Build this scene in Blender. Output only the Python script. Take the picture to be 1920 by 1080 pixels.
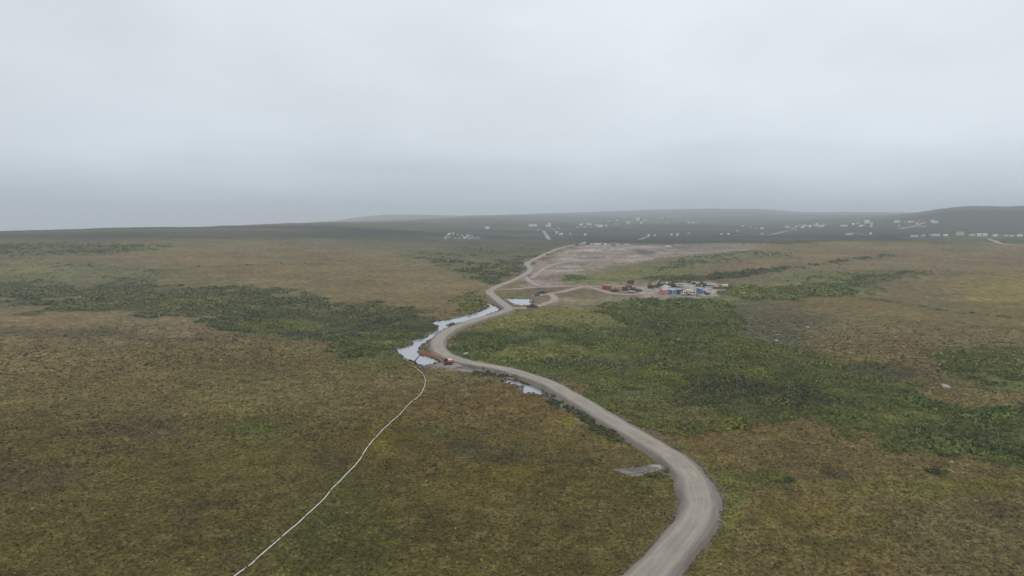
import bpy, math, random
import numpy as np
from mathutils import Matrix, Vector
random.seed(7); RNG = np.random.default_rng(11)
for o in list(bpy.data.objects): bpy.data.objects.remove(o)
SC = bpy.context.scene; COL = SC.collection
R = math.radians
# ------------------------------------------------------------------ camera
CAM_H = 60.0; FPX = 1300.0; HORIZ = 400.0
PITCH = math.atan((540 - HORIZ) / FPX)
cd = bpy.data.cameras.new('camera'); cam = bpy.data.objects.new('camera', cd); COL.objects.link(cam)
cd.sensor_width = 36.0; cd.lens = 36.0 * FPX / 1920.0; cd.clip_start = 0.5; cd.clip_end = 60000
cam.location = (0, 0, CAM_H); cam.rotation_euler = (math.pi / 2 - PITCH, 0, 0)
SC.camera = cam
SC.render.engine = 'CYCLES'
SC.cycles.use_denoising = True
SC.cycles.volume_bounces = 1
SC.cycles.max_bounces = 5; SC.cycles.diffuse_bounces = 2; SC.cycles.glossy_bounces = 2; SC.cycles.transparent_max_bounces = 8
SC.view_settings.view_transform = 'Standard'; SC.view_settings.look = 'None'
SC.view_settings.exposure = 0.0; SC.view_settings.gamma = 1.0
# ------------------------------------------------------------------ world: overcast sky
SUN_EL, SUN_AZ = 48.0, 35.0            # azimuth clockwise from the viewing direction
W = bpy.data.worlds.new('World'); SC.world = W; W.use_nodes = True
nt = W.node_tree; nt.nodes.clear()
def wn(t, **k):
    n = nt.nodes.new(t)
    for a, b in k.items(): setattr(n, a, b)
    return n
wl = nt.links.new
sky = wn('ShaderNodeTexSky', sky_type='NISHITA', sun_disc=False, sun_elevation=R(SUN_EL), sun_rotation=R(SUN_AZ),
         altitude=100, air_density=1.0, dust_density=4.0)
tc = wn('ShaderNodeTexCoord'); sep = wn('ShaderNodeSeparateXYZ'); wl(tc.outputs['Generated'], sep.inputs[0])
mp = wn('ShaderNodeMapping'); mp.inputs['Scale'].default_value = (1.6, 1.6, 7.0); wl(tc.outputs['Generated'], mp.inputs[0])
ns = wn('ShaderNodeTexNoise'); ns.inputs['Scale'].default_value = 1.9; ns.inputs['Detail'].default_value = 5; ns.inputs['Roughness'].default_value = .5
wl(mp.outputs[0], ns.inputs['Vector'])
def wmath(op, a, b):
    n = wn('ShaderNodeMath', operation=op)
    for i, x in enumerate((a, b)):
        if isinstance(x, (int, float)): n.inputs[i].default_value = x
        else: wl(x, n.inputs[i])
    return n.outputs[0]
warp = wmath('MULTIPLY', wmath('SUBTRACT', ns.outputs['Fac'], .5), .115)
el = wmath('ADD', sep.outputs['Z'], warp)
ramp = wn('ShaderNodeValToRGB'); wl(wmath('ADD', wmath('MULTIPLY', el, 1.0), .1), ramp.inputs[0])
els = ramp.color_ramp.elements
stops = [(0.0, (.42, .485, .55)), (.10, (.425, .49, .555)), (.135, (.51, .58, .645)), (.19, (.655, .725, .79)),
         (.28, (.715, .775, .825)), (.42, (.735, .785, .83)), (1.0, (.86, .89, .92))]
els[0].position = stops[0][0]; els[0].color = (*stops[0][1], 1); els[1].position = 1.0; els[1].color = (*stops[-1][1], 1)
for p, c in stops[1:-1]:
    e = els.new(p); e.color = (*c, 1)
ns2 = wn('ShaderNodeTexNoise'); ns2.inputs['Scale'].default_value = 1.3; ns2.inputs['Detail'].default_value = 4
mp2 = wn('ShaderNodeMapping'); mp2.inputs['Scale'].default_value = (2.2, 2.2, 5.0); mp2.inputs['Location'].default_value = (3.1, 1.7, .4)
wl(tc.outputs['Generated'], mp2.inputs[0]); wl(mp2.outputs[0], ns2.inputs['Vector'])
xf = wmath('MULTIPLY', sep.outputs['X'], .10)
gain = wmath('ADD', wmath('ADD', wmath('MULTIPLY', ns2.outputs['Fac'], .36), .885), xf)
vm = wn('ShaderNodeVectorMath', operation='SCALE'); wl(ramp.outputs[0], vm.inputs[0]); wl(gain, vm.inputs['Scale'])
bg1 = wn('ShaderNodeBackground'); wl(sky.outputs[0], bg1.inputs[0]); bg1.inputs[1].default_value = 0.06
bg2 = wn('ShaderNodeBackground'); wl(vm.outputs[0], bg2.inputs[0]); bg2.inputs[1].default_value = 1.0
mx = wn('ShaderNodeMixShader'); mx.inputs[0].default_value = .96
wl(bg1.outputs[0], mx.inputs[1]); wl(bg2.outputs[0], mx.inputs[2])
out = wn('ShaderNodeOutputWorld'); wl(mx.outputs[0], out.inputs[0])
sd = bpy.data.lights.new('sun', 'SUN'); sun = bpy.data.objects.new('sun', sd); COL.objects.link(sun)
sd.energy = 0.85; sd.angle = R(25); sd.color = (1, .965, .92)
sun.rotation_euler = (R(90 - SUN_EL), 0, R(180 - SUN_AZ)); sun.location = (0, 0, 200)
# ------------------------------------------------------------------ noise
def _h(ix, iy, s):
    h = (ix.astype(np.int64) * 374761393 + iy.astype(np.int64) * 668265263 + s * 974634541) & 0xFFFFFFFF
    h = ((h ^ (h >> 13)) * 1274126177) & 0xFFFFFFFF
    h = ((h ^ (h >> 16)) * 2246822519) & 0xFFFFFFFF
    return ((h ^ (h >> 15)) & 0xFFFFFF) / float(0xFFFFFF)
def vnoise(x, y, s=0):
    ix = np.floor(x); iy = np.floor(y); fx = x - ix; fy = y - iy
    fx = fx * fx * (3 - 2 * fx); fy = fy * fy * (3 - 2 * fy)
    a = _h(ix, iy, s); b = _h(ix + 1, iy, s); c = _h(ix, iy + 1, s); d = _h(ix + 1, iy + 1, s)
    return (a + (b - a) * fx) * (1 - fy) + (c + (d - c) * fx) * fy
def fbm(x, y, sc, s=0, o=3):
    t = 0; a = 1; n = 0; f = 1.0 / sc; ca, sa = .8, .6
    for i in range(o):
        xr = x * ca - y * sa; yr = x * sa + y * ca
        t = t + a * (vnoise(x * f, y * f, s + i * 17) - .5); n += a * .5; a *= .5; f *= 2.03; x, y = xr, yr
    return t / n * 1.3              # about -1..1
def sstep(a, b, x):
    t = np.clip((x - a) / (b - a), 0, 1); return t * t * (3 - 2 * t)
# ------------------------------------------------------------------ terrain: heights by bearing (columns) and distance (rows)
TD = [0, 300, 450, 600, 800, 1000, 1150, 1300, 1600, 2000, 2500, 3200, 3800, 4400, 5500, 7500, 10000, 20000]
TT = {
 -900: [0, 0, 0, 2, 7, 12, 15, 17, 13, 0, -20, -50, -80, -110, -160, -240, -320, -350],
 0:    [0, 0, 0, 3, 8, 14, 19, 23, 20, 5, -15, -45, -75, -105, -155, -240, -320, -350],
 300:  [0, 0, 0, 3, 8, 13, 18, 24, 30.5, 16, 0, -25, -45, -65, -100, -130, -200, -300],
 600:  [0, 0, 0, 2, 6, 10, 13, 17, 25, 33.5, 24, 5, -5, -15, -25, -50, -60, -200],
 700:  [0, 0, 0, 1, 4, 7, 9, 12, 19, 28, 31, 18, 8, 5, 10, 45, -20, -200],
 780:  [0, 0, 0, 0, 2, 4, 6, 8, 14, 22, 30, 28, 20, 10, 10, 56, 0, -200],
 900:  [0, 0, 0, 0, 0, 1, 2, 3, 7, 14, 23, 34, 40, 42, 44, 20, 0, -200],
 1000: [0, 0, 0, 0, 0, 0, 1, 2, 4, 10, 17, 24, 30, 36, 44, 57, 0, -200],
 1100: [0, 0, 0, 0, 1, 4, 6, 4, 2, 6, 13, 20, 26, 32, 46, 78, 0, -200],
 1250: [0, 0, 0, 0, 2, 5, 7, 3, 0, 4, 11, 17, 24, 33, 58, 112, 0, -200],
 1400: [0, 0, 0, 1, 4, 9, 12, 6, 1, 5, 12, 19, 26, 36, 64, 120, 0, -200],
 1500: [0, 0, 0, 2, 6, 12, 15, 8, 2, 6, 14, 23, 30, 37, 50, 76, 0, -200],
 1600: [0, 0, 0, 2, 6, 12.5, 15.5, 9, 3, 8, 18, 32, 40, 44, 48, 80, 0, -200],
 1700: [0, 0, 0, 2, 6, 13, 15.5, 9, 4, 11, 32, 50, 54, 52, 55, 72, 0, -200],
 1780: [0, 0, 0, 2, 6, 13, 15.5, 9, 4, 16, 70, 91, 90, 78, 60, 60, 0, -200],
 1920: [0, 0, 0, 2, 6, 13, 15.5, 9, 5, 18, 72, 92, 90, 80, 70, 50, 0, -200],
 2800: [0, 0, 0, 2, 6, 13, 15, 9, 5, 18, 68, 86, 86, 80, 70, 50, 0, -200]}
_us = np.array(sorted(TT)); _ta = (_us - 960) / FPX; _td = np.array(TD, float)
_GA = np.linspace(-1.6, 1.6, 520); _GL = np.linspace(math.log(50), math.log(20000), 520)
_tab = np.array([np.interp(np.exp(_GL), _td, TT[u]) for u in _us])
_grid = np.array([np.interp(_GA, _ta, _tab[:, j]) for j in range(len(_GL))])       # [distance, bearing]
def _blur(a, n, ax):
    k = np.hanning(n + 2)[1:-1]; k /= k.sum(); pad = n // 2
    return np.apply_along_axis(lambda v: np.convolve(np.pad(v, pad, mode='edge'), k, 'valid'), ax, a)
_grid = _blur(_blur(_grid, 13, 0), 17, 1)
def base_z(X, Y):
    X = np.asarray(X, float); Y = np.asarray(Y, float)
    Yc = np.maximum(Y, 50.0)
    ga = np.clip((X / Yc - _GA[0]) / (_GA[1] - _GA[0]), 0, len(_GA) - 1.001)
    gl = np.clip((np.log(Yc) - _GL[0]) / (_GL[1] - _GL[0]), 0, len(_GL) - 1.001)
    i = ga.astype(int); j = gl.astype(int); fa = ga - i; fl = gl - j
    z = (_grid[j, i] * (1 - fa) + _grid[j, i + 1] * fa) * (1 - fl) + (_grid[j + 1, i] * (1 - fa) + _grid[j + 1, i + 1] * fa) * fl
    return np.where(Y < 50, 0.0, z)
_marchd = np.exp(np.linspace(math.log(60), math.log(13000), 4000))
def G(u, v, z0=None, lift=0.0):
    """survey point on the land seen along one sight line from the drone -> (X, Y, Z)"""
    c, s = math.cos(PITCH), math.sin(PITCH); F = FPX / math.cos(PITCH) * 1.0
    F = FPX
    dx = u - 960; dy = F * c + (540 - v) * s; dz = (540 - v) * c - F * s
    if z0 is not None:
        t = (z0 - CAM_H) / dz; return (dx * t, dy * t, z0)
    Yv = _marchd; X = Yv * dx / dy; Z = CAM_H + Yv * dz / dy
    b = base_z(X, Yv) + lift; k = np.argmax(Z <= b)
    if Z[k] > b[k]: k = len(Yv) - 1
    if k > 0:
        d0 = Z[k - 1] - b[k - 1]; d1 = Z[k] - b[k]; f = d0 / (d0 - d1 + 1e-9)
        y = Yv[k - 1] + (Yv[k] - Yv[k - 1]) * f
    else: y = Yv[0]
    x = y * dx / dy
    return (float(x), float(y), float(base_z(x, y)))
def GP(pts, z0=None, lift=0.0): return np.array([G(u, v, z0, lift) for u, v in pts])
def PM(X, Y):                                           # map chart of the land: bearing and nearness
    Yc = np.maximum(Y, 40.0); return FPX * X / Yc, 78000.0 / Yc
def sdf(px, py, poly):
    """signed distance (negative inside) of points to a polygon"""
    d = np.full(px.shape, 1e18); ins = np.zeros(px.shape, bool); n = len(poly)
    for i in range(n):
        ax, ay = poly[i]; bx, by = poly[(i + 1) % n]; ex, ey = bx - ax, by - ay
        wx = px - ax; wy = py - ay; t = np.clip((wx * ex + wy * ey) / (ex * ex + ey * ey + 1e-12), 0, 1)
        d = np.minimum(d, (wx - ex * t) ** 2 + (wy - ey * t) ** 2)
        cnd = (ay > py) != (by > py)
        with np.errstate(divide='ignore', invalid='ignore'):
            xi = ex * (py - ay) / (by - ay if by != ay else 1e-12) + ax
        ins ^= cnd & (px < xi)
    d = np.sqrt(d); return np.where(ins, -d, d)
def pdist(X, Y, line):
    d = np.full(X.shape, 1e18)
    for (ax, ay), (bx, by) in zip(line[:-1], line[1:]):
        ex, ey = bx - ax, by - ay; wx = X - ax; wy = Y - ay
        t = np.clip((wx * ex + wy * ey) / (ex * ex + ey * ey + 1e-12), 0, 1)
        d = np.minimum(d, (wx - ex * t) ** 2 + (wy - ey * t) ** 2)
    return np.sqrt(d)
def spline(pts, n=8):
    P = [np.array(p, float) for p in pts]; P = [2 * P[0] - P[1]] + P + [2 * P[-1] - P[-2]]; o = []
    for i in range(1, len(P) - 2):
        for k in range(n):
            t = k / n; a, b, c, d = P[i - 1:i + 3]
            o.append(.5 * (2 * b + (c - a) * t + (2 * a - 5 * b + 4 * c - d) * t * t + (3 * b - a - 3 * c + d) * t ** 3))
    o.append(P[-2]); return np.array(o)
def resample(L, step):
    s = np.concatenate([[0], np.cumsum(np.linalg.norm(np.diff(L[:, :2], axis=0), axis=1))])
    q = np.arange(0, s[-1], step); q = np.append(q, s[-1]) if len(q) > 1 else s[[0, -1]]
    return np.stack([np.interp(q, s, L[:, k]) for k in range(L.shape[1])], 1), q
# ------------------------------------------------------------------ survey: roads
ROAD = [(1135, 1150), (1185, 1105), (1219, 1075), (1258, 1030), (1292, 990), (1311, 954), (1308, 917), (1292, 885), (1262, 856), (1225, 833), (1182, 808),
        (1141, 784), (1100, 758), (1059, 734), (1022, 715), (974, 699), (933, 689), (895, 682), (866, 676), (843, 668), (828, 659),
        (821, 648), (821, 639), (829, 629), (845, 617), (864, 609), (889, 601), (921, 591), (944, 584), (954, 579)]
ROAD_UP = [(954, 579), (952, 575), (942, 568), (929, 558), (920, 550), (918, 545), (924, 541), (936, 535), (960, 526), (981, 516), (993, 508),
           (994, 502), (988, 495), (998, 488), (1025, 475), (1050, 465), (1076, 459.3), (1092, 456.5), (1098, 453.5)]
TRACKS = [([(922, 542), (945, 542), (969, 541.5), (992, 539), (1025, 537.5), (1060, 536.5), (1096, 536.5), (1128, 537), (1160, 537.5), (1194, 538), (1212, 544), (1237, 547.5)], 6.0),
          ([(1085, 537.5), (1108, 539), (1131, 545), (1153, 550.5), (1187, 552), (1225, 551), (1240, 551)], 6.0),
          ([(998, 555), (1012, 553), (1030, 550), (1054, 546.5), (1079, 540.5), (1096, 537.5)], 6.0),
          ([(957, 578), (978, 577), (998, 575.5), (1017, 571), (1030, 566), (1039, 562.5), (1040, 558), (1036, 554), (1031, 551)], 5.0),
          ([(983, 517), (990, 524), (997, 529), (1010, 535), (1030, 537)], 5.0),
          ([(996, 522), (1003, 516), (1012, 509), (1022, 502), (1037, 496), (1052, 492)], 5.0),
          ([(1050, 466), (1075, 468), (1110, 466), (1150, 464), (1190, 464), (1250, 465)], 6.0),
          ([(1037, 496), (1070, 490), (1110, 487), (1150, 484)], 5.0),
          ([(1018, 431.5), (1024, 440), (1030, 449)], 9.0),
          ([(1376, 441.5), (1400, 440.5), (1440, 440), (1460, 436.5), (1482, 432), (1500, 431)], 9.0),
          ([(1486, 427), (1492, 432), (1500, 432.5)], 8.0),
          ([(1600, 436.5), (1625, 440), (1650, 441.5), (1668, 441.5)], 8.0),
          ([(1683, 430), (1712, 424), (1735, 416)], 8.0),
          ([(1856, 448), (1868, 453), (1890, 458), (1920, 460), (1990, 463)], 7.0),
          ([(1198, 449), (1208, 446), (1217, 443)], 7.0),
          ([(1020, 429.5), (1060, 429), (1090, 428)], 7.0)]
road_main = spline(GP(ROAD, None, 1.0)); road_up = spline(GP(ROAD_UP, None, 1.0)); tracks = [(spline(GP(p, None, .3)), w) for p, w in TRACKS]
# ------------------------------------------------------------------ survey: water
Z4 = lambda l: [(720 + x / 6, 540 + y / 6) for x, y in l]
POND_A = Z4([(1140, 145), (1165, 178), (1195, 180), (1250, 203), (1305, 235), (1300, 262), (1220, 288), (1100, 330), (1000, 360), (900, 395), (820, 405), (760, 415), (720, 450), (690, 490), (640, 520), (580, 560), (530, 590), (490, 600), (470, 625), (420, 650), (400, 690), (385, 720), (410, 750), (430, 760), (520, 775), (570, 800), (620, 825), (648, 836), (600, 850), (530, 865), (470, 880), (420, 885), (380, 880), (350, 865), (352, 845), (310, 830), (250, 810), (200, 775), (150, 735), (128, 700), (140, 680), (200, 675), (250, 662), (300, 650), (330, 620), (278, 605), (350, 580), (430, 570), (480, 545), (520, 520), (570, 480), (615, 460), (590, 450), (545, 420), (538, 395), (560, 375), (640, 370), (720, 358), (820, 340), (920, 310), (1000, 290), (1080, 260), (1160, 225), (1190, 205), (1160, 190)])
POND_C = Z4([(1330, 125), (1420, 120), (1500, 118), (1600, 122), (1670, 130), (1680, 145), (1630, 155), (1690, 178), (1640, 192), (1560, 199), (1480, 196), (1440, 182), (1400, 152), (1340, 137)])
POND_B = [(900 + x / 2.7, 680 + y / 2.7) for x, y in [(108, 104), (145, 86), (172, 97), (200, 97), (225, 110), (270, 118), (300, 128), (322, 150), (345, 170), (385, 193), (430, 218), (462, 245), (440, 242), (390, 208), (352, 188), (322, 168), (280, 160), (240, 162), (212, 152), (214, 122), (170, 113)]]
POND_D = [(900 + x / 2.7, 680 + y / 2.7) for x, y in [(500, 282), (530, 296), (560, 313), (590, 326), (570, 328), (535, 308)]]
WATER_Z = -0.55
ponds = [GP(p, WATER_Z)[:, :2] for p in (POND_A, POND_C, POND_B, POND_D)]
# ------------------------------------------------------------------ survey: vegetation and bare ground
# (outline, albedo, strength, soft edge, ragged edge, shrub cover, shrub size, shrub albedo)
WIL = (.130, .138, .056); GRN = (.146, .164, .042); YGR = (.198, .190, .048); DRK = (.086, .095, .028); GRY = (.125, .124, .070)
ZONES = [
 # broad soft tints of the tundra
 ([(-200, 800), (500, 760), (1000, 800), (1250, 900), (1200, 1300), (-300, 1300)], (0.089, 0.074, 0.022), .75, 70, 3, 0, 0, 0),
 ([(-200, 640), (250, 625), (640, 640), (770, 700), (640, 780), (300, 760), (-200, 780)], (0.144, 0.114, 0.043), .7, 50, 3, 0, 0, 0),
 ([(-300, 563), (100, 585), (420, 605), (480, 630), (300, 640), (-300, 625)], (0.179, 0.133, 0.072), .7, 14, 2, 0, 0, 0),
 ([(-300, 600), (60, 607), (220, 622), (420, 640), (440, 647), (200, 635), (-300, 614)], (0.076, 0.064, 0.036), .6, 5, 2, 0, 0, 0),
 ([(100, 470), (330, 462), (600, 458), (740, 475), (850, 505), (915, 525), (880, 560), (700, 568), (520, 552), (300, 545), (270, 500)], (0.154, 0.119, 0.059), .8, 12, 2, 0, 0, 0),
 ([(-300, 415), (400, 415), (760, 410), (1050, 430), (1090, 450), (1000, 478), (900, 490), (760, 470), (500, 455), (200, 452), (-300, 448)], (.082, .080, .050), .65, 15, 3, 0, 0, 0),
 ([(-300, 449), (120, 455), (330, 458), (300, 470), (110, 480), (-300, 486)], DRK, .85, 6, 2, .35, 1.7, DRK),
 ([(-300, 486), (100, 482), (240, 500), (330, 505), (290, 532), (150, 528), (-300, 545)], (.122, .120, .055), .75, 12, 3, .22, 1.1, (.17, .165, .05)),
 ([(-60, 507), (60, 503), (80, 520), (-60, 526)], (.150, .142, .055), .5, 12, 2, 0, 0, 0),
 ([(95, 492), (190, 502), (330, 505), (440, 495), (300, 510), (110, 500)], (0.076, 0.069, 0.036), .6, 4, 2, .12, 1.1, DRK),
 # the creek running towards the road
 ([(740, 478), (830, 482), (905, 495), (985, 478), (1040, 470), (1000, 487), (986, 497), (990, 505), (955, 522), (925, 535), (880, 520), (800, 490)], DRK, .75, 6, 2.5, .35, 1.8, DRK),
 ([(830, 462), (960, 455), (1050, 458), (1020, 474), (940, 480), (860, 478)], (0.065, 0.070, 0.038), .7, 8, 2, .1, 1.3, DRK),
 ([(878, 552), (912, 540), (918, 560), (925, 574), (900, 585), (868, 594), (855, 585)], YGR, .75, 5, 2.5, .5, 1.4, YGR),
 # willow band on the left
 ([(-300, 545), (0, 538), (60, 528), (130, 530), (270, 532), (330, 545), (440, 537), (520, 552), (640, 566), (700, 570), (800, 594), (850, 597), (812, 606), (812, 616), (790, 634), (742, 657), (741, 668), (700, 667), (640, 668), (612, 655), (622, 641), (560, 632), (490, 629), (440, 622), (400, 602), (300, 594), (120, 582), (40, 562), (-300, 572)], (0.065, 0.080, 0.036), .85, 9, 5, .82, 1.2, WIL),
 ([(440, 606), (540, 598), (620, 606), (600, 622), (480, 626)], (0.142, 0.148, 0.036), .6, 8, 2.5, .5, 1.1, YGR),
 ([(630, 630), (740, 618), (815, 618), (790, 634), (742, 657), (700, 666), (640, 667), (615, 655)], GRN, .6, 8, 2, .9, 1.3, GRN),
 ([(640, 668), (745, 662), (770, 690), (700, 700), (620, 690)], (0.109, 0.104, 0.031), .6, 10, 2, .06, .8, GRN),
 # grassy slope and big thicket right of the road
 ([(860, 618), (960, 585), (1060, 572), (1170, 566), (1310, 562), (1340, 600), (1200, 625), (1060, 630), (930, 622)], (0.139, 0.136, 0.041), .85, 7, 2.5, .10, .8, YGR),
 ([(1120, 568), (1200, 562), (1330, 560), (1420, 560), (1440, 600), (1380, 640), (1260, 640), (1150, 600)], (0.092, 0.104, 0.032), .8, 8, 3, .75, 1.3, GRN),
 ([(838, 634), (880, 624), (990, 622), (1100, 624), (1240, 615), (1380, 625), (1480, 655), (1560, 682), (1680, 690), (1730, 730), (1800, 760), (1930, 775), (2100, 780), (2100, 870), (1920, 862), (1800, 850), (1700, 842), (1620, 822), (1500, 795), (1400, 802), (1290, 800), (1200, 792), (1130, 755), (1075, 725), (1000, 703), (900, 684), (862, 670), (840, 655)], (.072, .084, .030), .88, 8, 5, .86, 1.2, GRN),
 ([(1130, 730), (1240, 720), (1330, 745), (1330, 790), (1240, 790), (1170, 770)], (0.119, 0.110, 0.036), .65, 14, 3, .35, .8, YGR),
 ([(1350, 715), (1460, 695), (1530, 735), (1480, 780), (1390, 785), (1310, 765)], (.068, .072, .034), .45, 22, 7, .95, 1.3, (.096, .106, .042)),
 ([(1590, 765), (1740, 762), (1760, 800), (1640, 800)], (0.142, 0.154, 0.041), .5, 12, 3, .55, .8, YGR),
 ([(1000, 668), (1240, 665), (1300, 690), (1180, 705), (1020, 690)], DRK, .4, 10, 3, .9, 1.25, WIL),
 ([(900, 645), (1060, 640), (1140, 660), (1050, 672), (930, 665)], (0.163, 0.143, 0.041), .5, 10, 3, .6, .8, YGR),
 ([(1740, 668), (1800, 656), (1920, 658), (2100, 660), (2100, 745), (1920, 742), (1850, 730), (1790, 702)], (0.092, 0.101, 0.032), .8, 6, 3, .62, 1.1, GRN),
 ([(1830, 742), (2100, 738), (2100, 768), (1900, 764)], (0.163, 0.114, 0.041), .7, 6, 2, 0, 0, 0),
 # grey heath and lichen slope
 ([(1385, 562), (1480, 568), (1560, 585), (1640, 600), (1600, 640), (1520, 665), (1440, 655), (1390, 620)], (0.084, 0.081, 0.048), .75, 12, 3, .10, .7, GRY),
 ([(1480, 562), (1600, 568), (1760, 585), (2100, 600), (2100, 655), (1760, 650), (1640, 680), (1500, 650), (1560, 600)], (0.145, 0.117, 0.051), .7, 16, 3, 0, 0, 0),
 ([(1560, 690), (1700, 688), (1760, 712), (1700, 722), (1600, 705)], (0.092, 0.076, 0.048), .6, 8, 3, .05, .7, GRY),
 # brown plateau on the right, with its rushy seams
 ([(1390, 470), (1420, 457), (1560, 452), (1920, 453), (2200, 453), (2200, 560), (1700, 540), (1640, 500), (1480, 500), (1350, 512)], (0.161, 0.122, 0.065), .8, 8, 2, 0, 0, 0),
 ([(1240, 500), (1360, 478), (1500, 480), (1500, 500), (1420, 512), (1260, 530)], (0.150, 0.112, 0.058), .7, 8, 2, 0, 0, 0),
 ([(1760, 535), (1860, 515), (2200, 520), (2200, 580), (1820, 575)], (0.184, 0.146, 0.045), .7, 14, 2, 0, 0, 0),
 ([(1430, 560), (1480, 525), (1560, 508), (1700, 505), (1720, 512), (1640, 530), (1640, 556), (1560, 562)], (0.114, 0.122, 0.045), .75, 7, 2.5, .35, 1.3, GRN),
 ([(1330, 545), (1390, 540), (1480, 540), (1600, 528), (1620, 540), (1590, 556), (1480, 562), (1400, 562)], (0.087, 0.106, 0.041), .8, 5, 2.5, .8, 1.5, GRN),
 ([(1060, 520), (1160, 500), (1260, 490), (1350, 488), (1300, 510), (1230, 530), (1180, 536), (1080, 530)], (0.139, 0.138, 0.048), .8, 7, 2, .08, 1.1, YGR),
 ([(1052, 520), (1075, 514), (1095, 515), (1110, 522), (1080, 527)], (0.076, 0.117, 0.027), .8, 3, 1.5, .5, 1.3, GRN),
 ([(1205, 504), (1300, 480), (1400, 470), (1480, 470), (1500, 482), (1400, 488), (1330, 496), (1235, 508)], (0.092, 0.102, 0.042), .75, 5, 2, .28, 1.6, DRK),
 ([(1208, 525), (1235, 518), (1330, 517), (1400, 510), (1500, 500), (1530, 502), (1430, 516), (1370, 524), (1300, 528)], (0.076, 0.095, 0.041), .8, 4, 2, .8, 1.7, DRK),
 ([(1520, 497), (1590, 485), (1660, 477), (1672, 479), (1600, 489), (1535, 499)], DRK, .8, 3, 1, .7, 1.3, DRK),
 ([(1400, 505), (1445, 502), (1450, 506), (1400, 508)], DRK, .8, 3, 1, .6, 1.5, DRK),
 ([(1590, 522), (1660, 514), (1735, 508), (1740, 510), (1660, 518), (1600, 525)], DRK, .8, 3, 1, .6, 1.3, DRK),
 ([(1585, 554), (1640, 560), (1720, 570), (1800, 584), (1920, 598), (1920, 601), (1800, 587), (1720, 573), (1640, 564), (1585, 558)], DRK, .8, 3, 1, .5, 1.0, DRK),
 ([(1660, 450), (1760, 454), (1860, 460), (1860, 462), (1740, 457), (1660, 452)], DRK, .8, 2, 1, .3, 1.4, DRK),
 ([(1690, 445), (1790, 441), (2100, 441), (2100, 458), (1860, 458), (1740, 452)], (0.119, 0.122, 0.055), .7, 3, 1, 0, 0, 0),
 ([(1380, 456), (1470, 455), (1560, 451.5), (1680, 450.5), (1680, 452.5), (1560, 454), (1470, 458), (1380, 459)], DRK, .8, 1.5, 1, .4, 1.3, DRK),
 ([(760, 470), (830, 474), (900, 478), (905, 482), (840, 480), (770, 476)], DRK, .7, 2, 1.5, .4, 1.4, DRK),
 ([(330, 503), (420, 497), (520, 494), (600, 497), (520, 498), (420, 501), (340, 507)], DRK, .6, 2, 1.5, .2, 1.1, DRK),
 ([(490, 488), (560, 490), (620, 498), (560, 497), (500, 492)], DRK, .5, 2, 1.5, .2, 1.1, DRK),
 # bare gravel
 ([(984, 522), (993, 512), (1000, 494), (1035, 474), (1070, 465), (1100, 458), (1200, 459), (1290, 461), (1360, 456), (1420, 457), (1370, 463), (1290, 472), (1240, 484), (1180, 497), (1130, 508), (1060, 520), (1045, 530), (1010, 540), (990, 535)], (0.250, 0.203, 0.176), .92, 5, 2.5, 0, 0, 0),
 ([(1170, 466), (1240, 462), (1340, 462), (1300, 474), (1220, 486), (1150, 485)], (0.200, 0.165, 0.155), .7, 6, 2.5, 0, 0, 0),
 ([(1190, 470), (1215, 469), (1224, 474), (1215, 479), (1192, 478)], (0.092, 0.072, 0.052), .85, 2, 1.2, 0, 0, 0),
 ([(1120, 492), (1200, 486), (1240, 483), (1150, 503), (1090, 516)], (0.300, 0.250, 0.180), .55, 4, 2, 0, 0, 0),
 ([(1050, 494), (1100, 490), (1098, 502), (1050, 505)], (0.170, 0.125, 0.105), .6, 5, 3, 0, 0, 0),
 ([(1002, 480), (1040, 478), (1030, 490), (1000, 490)], (0.092, 0.083, 0.045), .7, 4, 2, 0, 0, 0),
 ([(985, 532), (1060, 530), (1120, 533), (1250, 530), (1260, 560), (1180, 566), (1100, 570), (1030, 572), (1000, 562)], (0.185, 0.145, 0.108), .85, 5, 2.5, 0, 0, 0),
 ([(1060, 552), (1095, 542), (1150, 554), (1180, 560), (1130, 568), (1080, 570), (1050, 563)], (0.136, 0.114, 0.061), .7, 5, 2.5, 0, 0, 0),
 ([(1225, 533), (1290, 530), (1345, 533), (1375, 541), (1350, 548), (1330, 556), (1290, 562), (1240, 562), (1200, 555), (1180, 548)], (0.300, 0.262, 0.225), .92, 4, 2, 0, 0, 0),
 ([(1300, 554), (1340, 552), (1380, 560), (1310, 564)], (0.142, 0.148, 0.072), .7, 4, 2, .2, .8, GRY),
 ([(952, 548), (1000, 545), (1000, 556), (970, 562), (940, 560)], (0.125, 0.127, 0.045), .75, 4, 2, .2, .8, GRN),
 ([(1060, 478), (1130, 474), (1200, 480), (1140, 484), (1080, 484)], (0.190, 0.155, 0.135), .6, 3, 2, 0, 0, 0),
 ([(1010, 505), (1060, 500), (1110, 505), (1070, 512), (1015, 515)], (0.300, 0.250, 0.210), .5, 4, 2, 0, 0, 0),
 ([(1000, 520), (1040, 516), (1055, 526), (1020, 534)], (0.190, 0.135, 0.110), .7, 4, 2, 0, 0, 0),
 ([(1090, 462), (1200, 461), (1240, 465), (1160, 470), (1090, 468)], (0.290, 0.255, 0.230), .6, 3, 2, 0, 0, 0),
 ([(1240, 476), (1300, 470), (1420, 463), (1460, 458), (1400, 468), (1300, 478)], (0.240, 0.215, 0.200), .6, 3, 2, 0, 0, 0),
 ([(1085, 510), (1160, 498), (1215, 491), (1160, 505), (1100, 515)], (.12, .125, .055), .75, 3, 3, .15, 1.0, GRN),
 ([(1130, 478), (1180, 475), (1175, 480), (1135, 483)], (.13, .115, .08), .6, 2, 2, 0, 0, 0),
 ([(1280, 462), (1340, 459), (1400, 458), (1340, 463)], (.13, .125, .085), .7, 2, 2, 0, 0, 0),
 # verges of the gravel road
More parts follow.
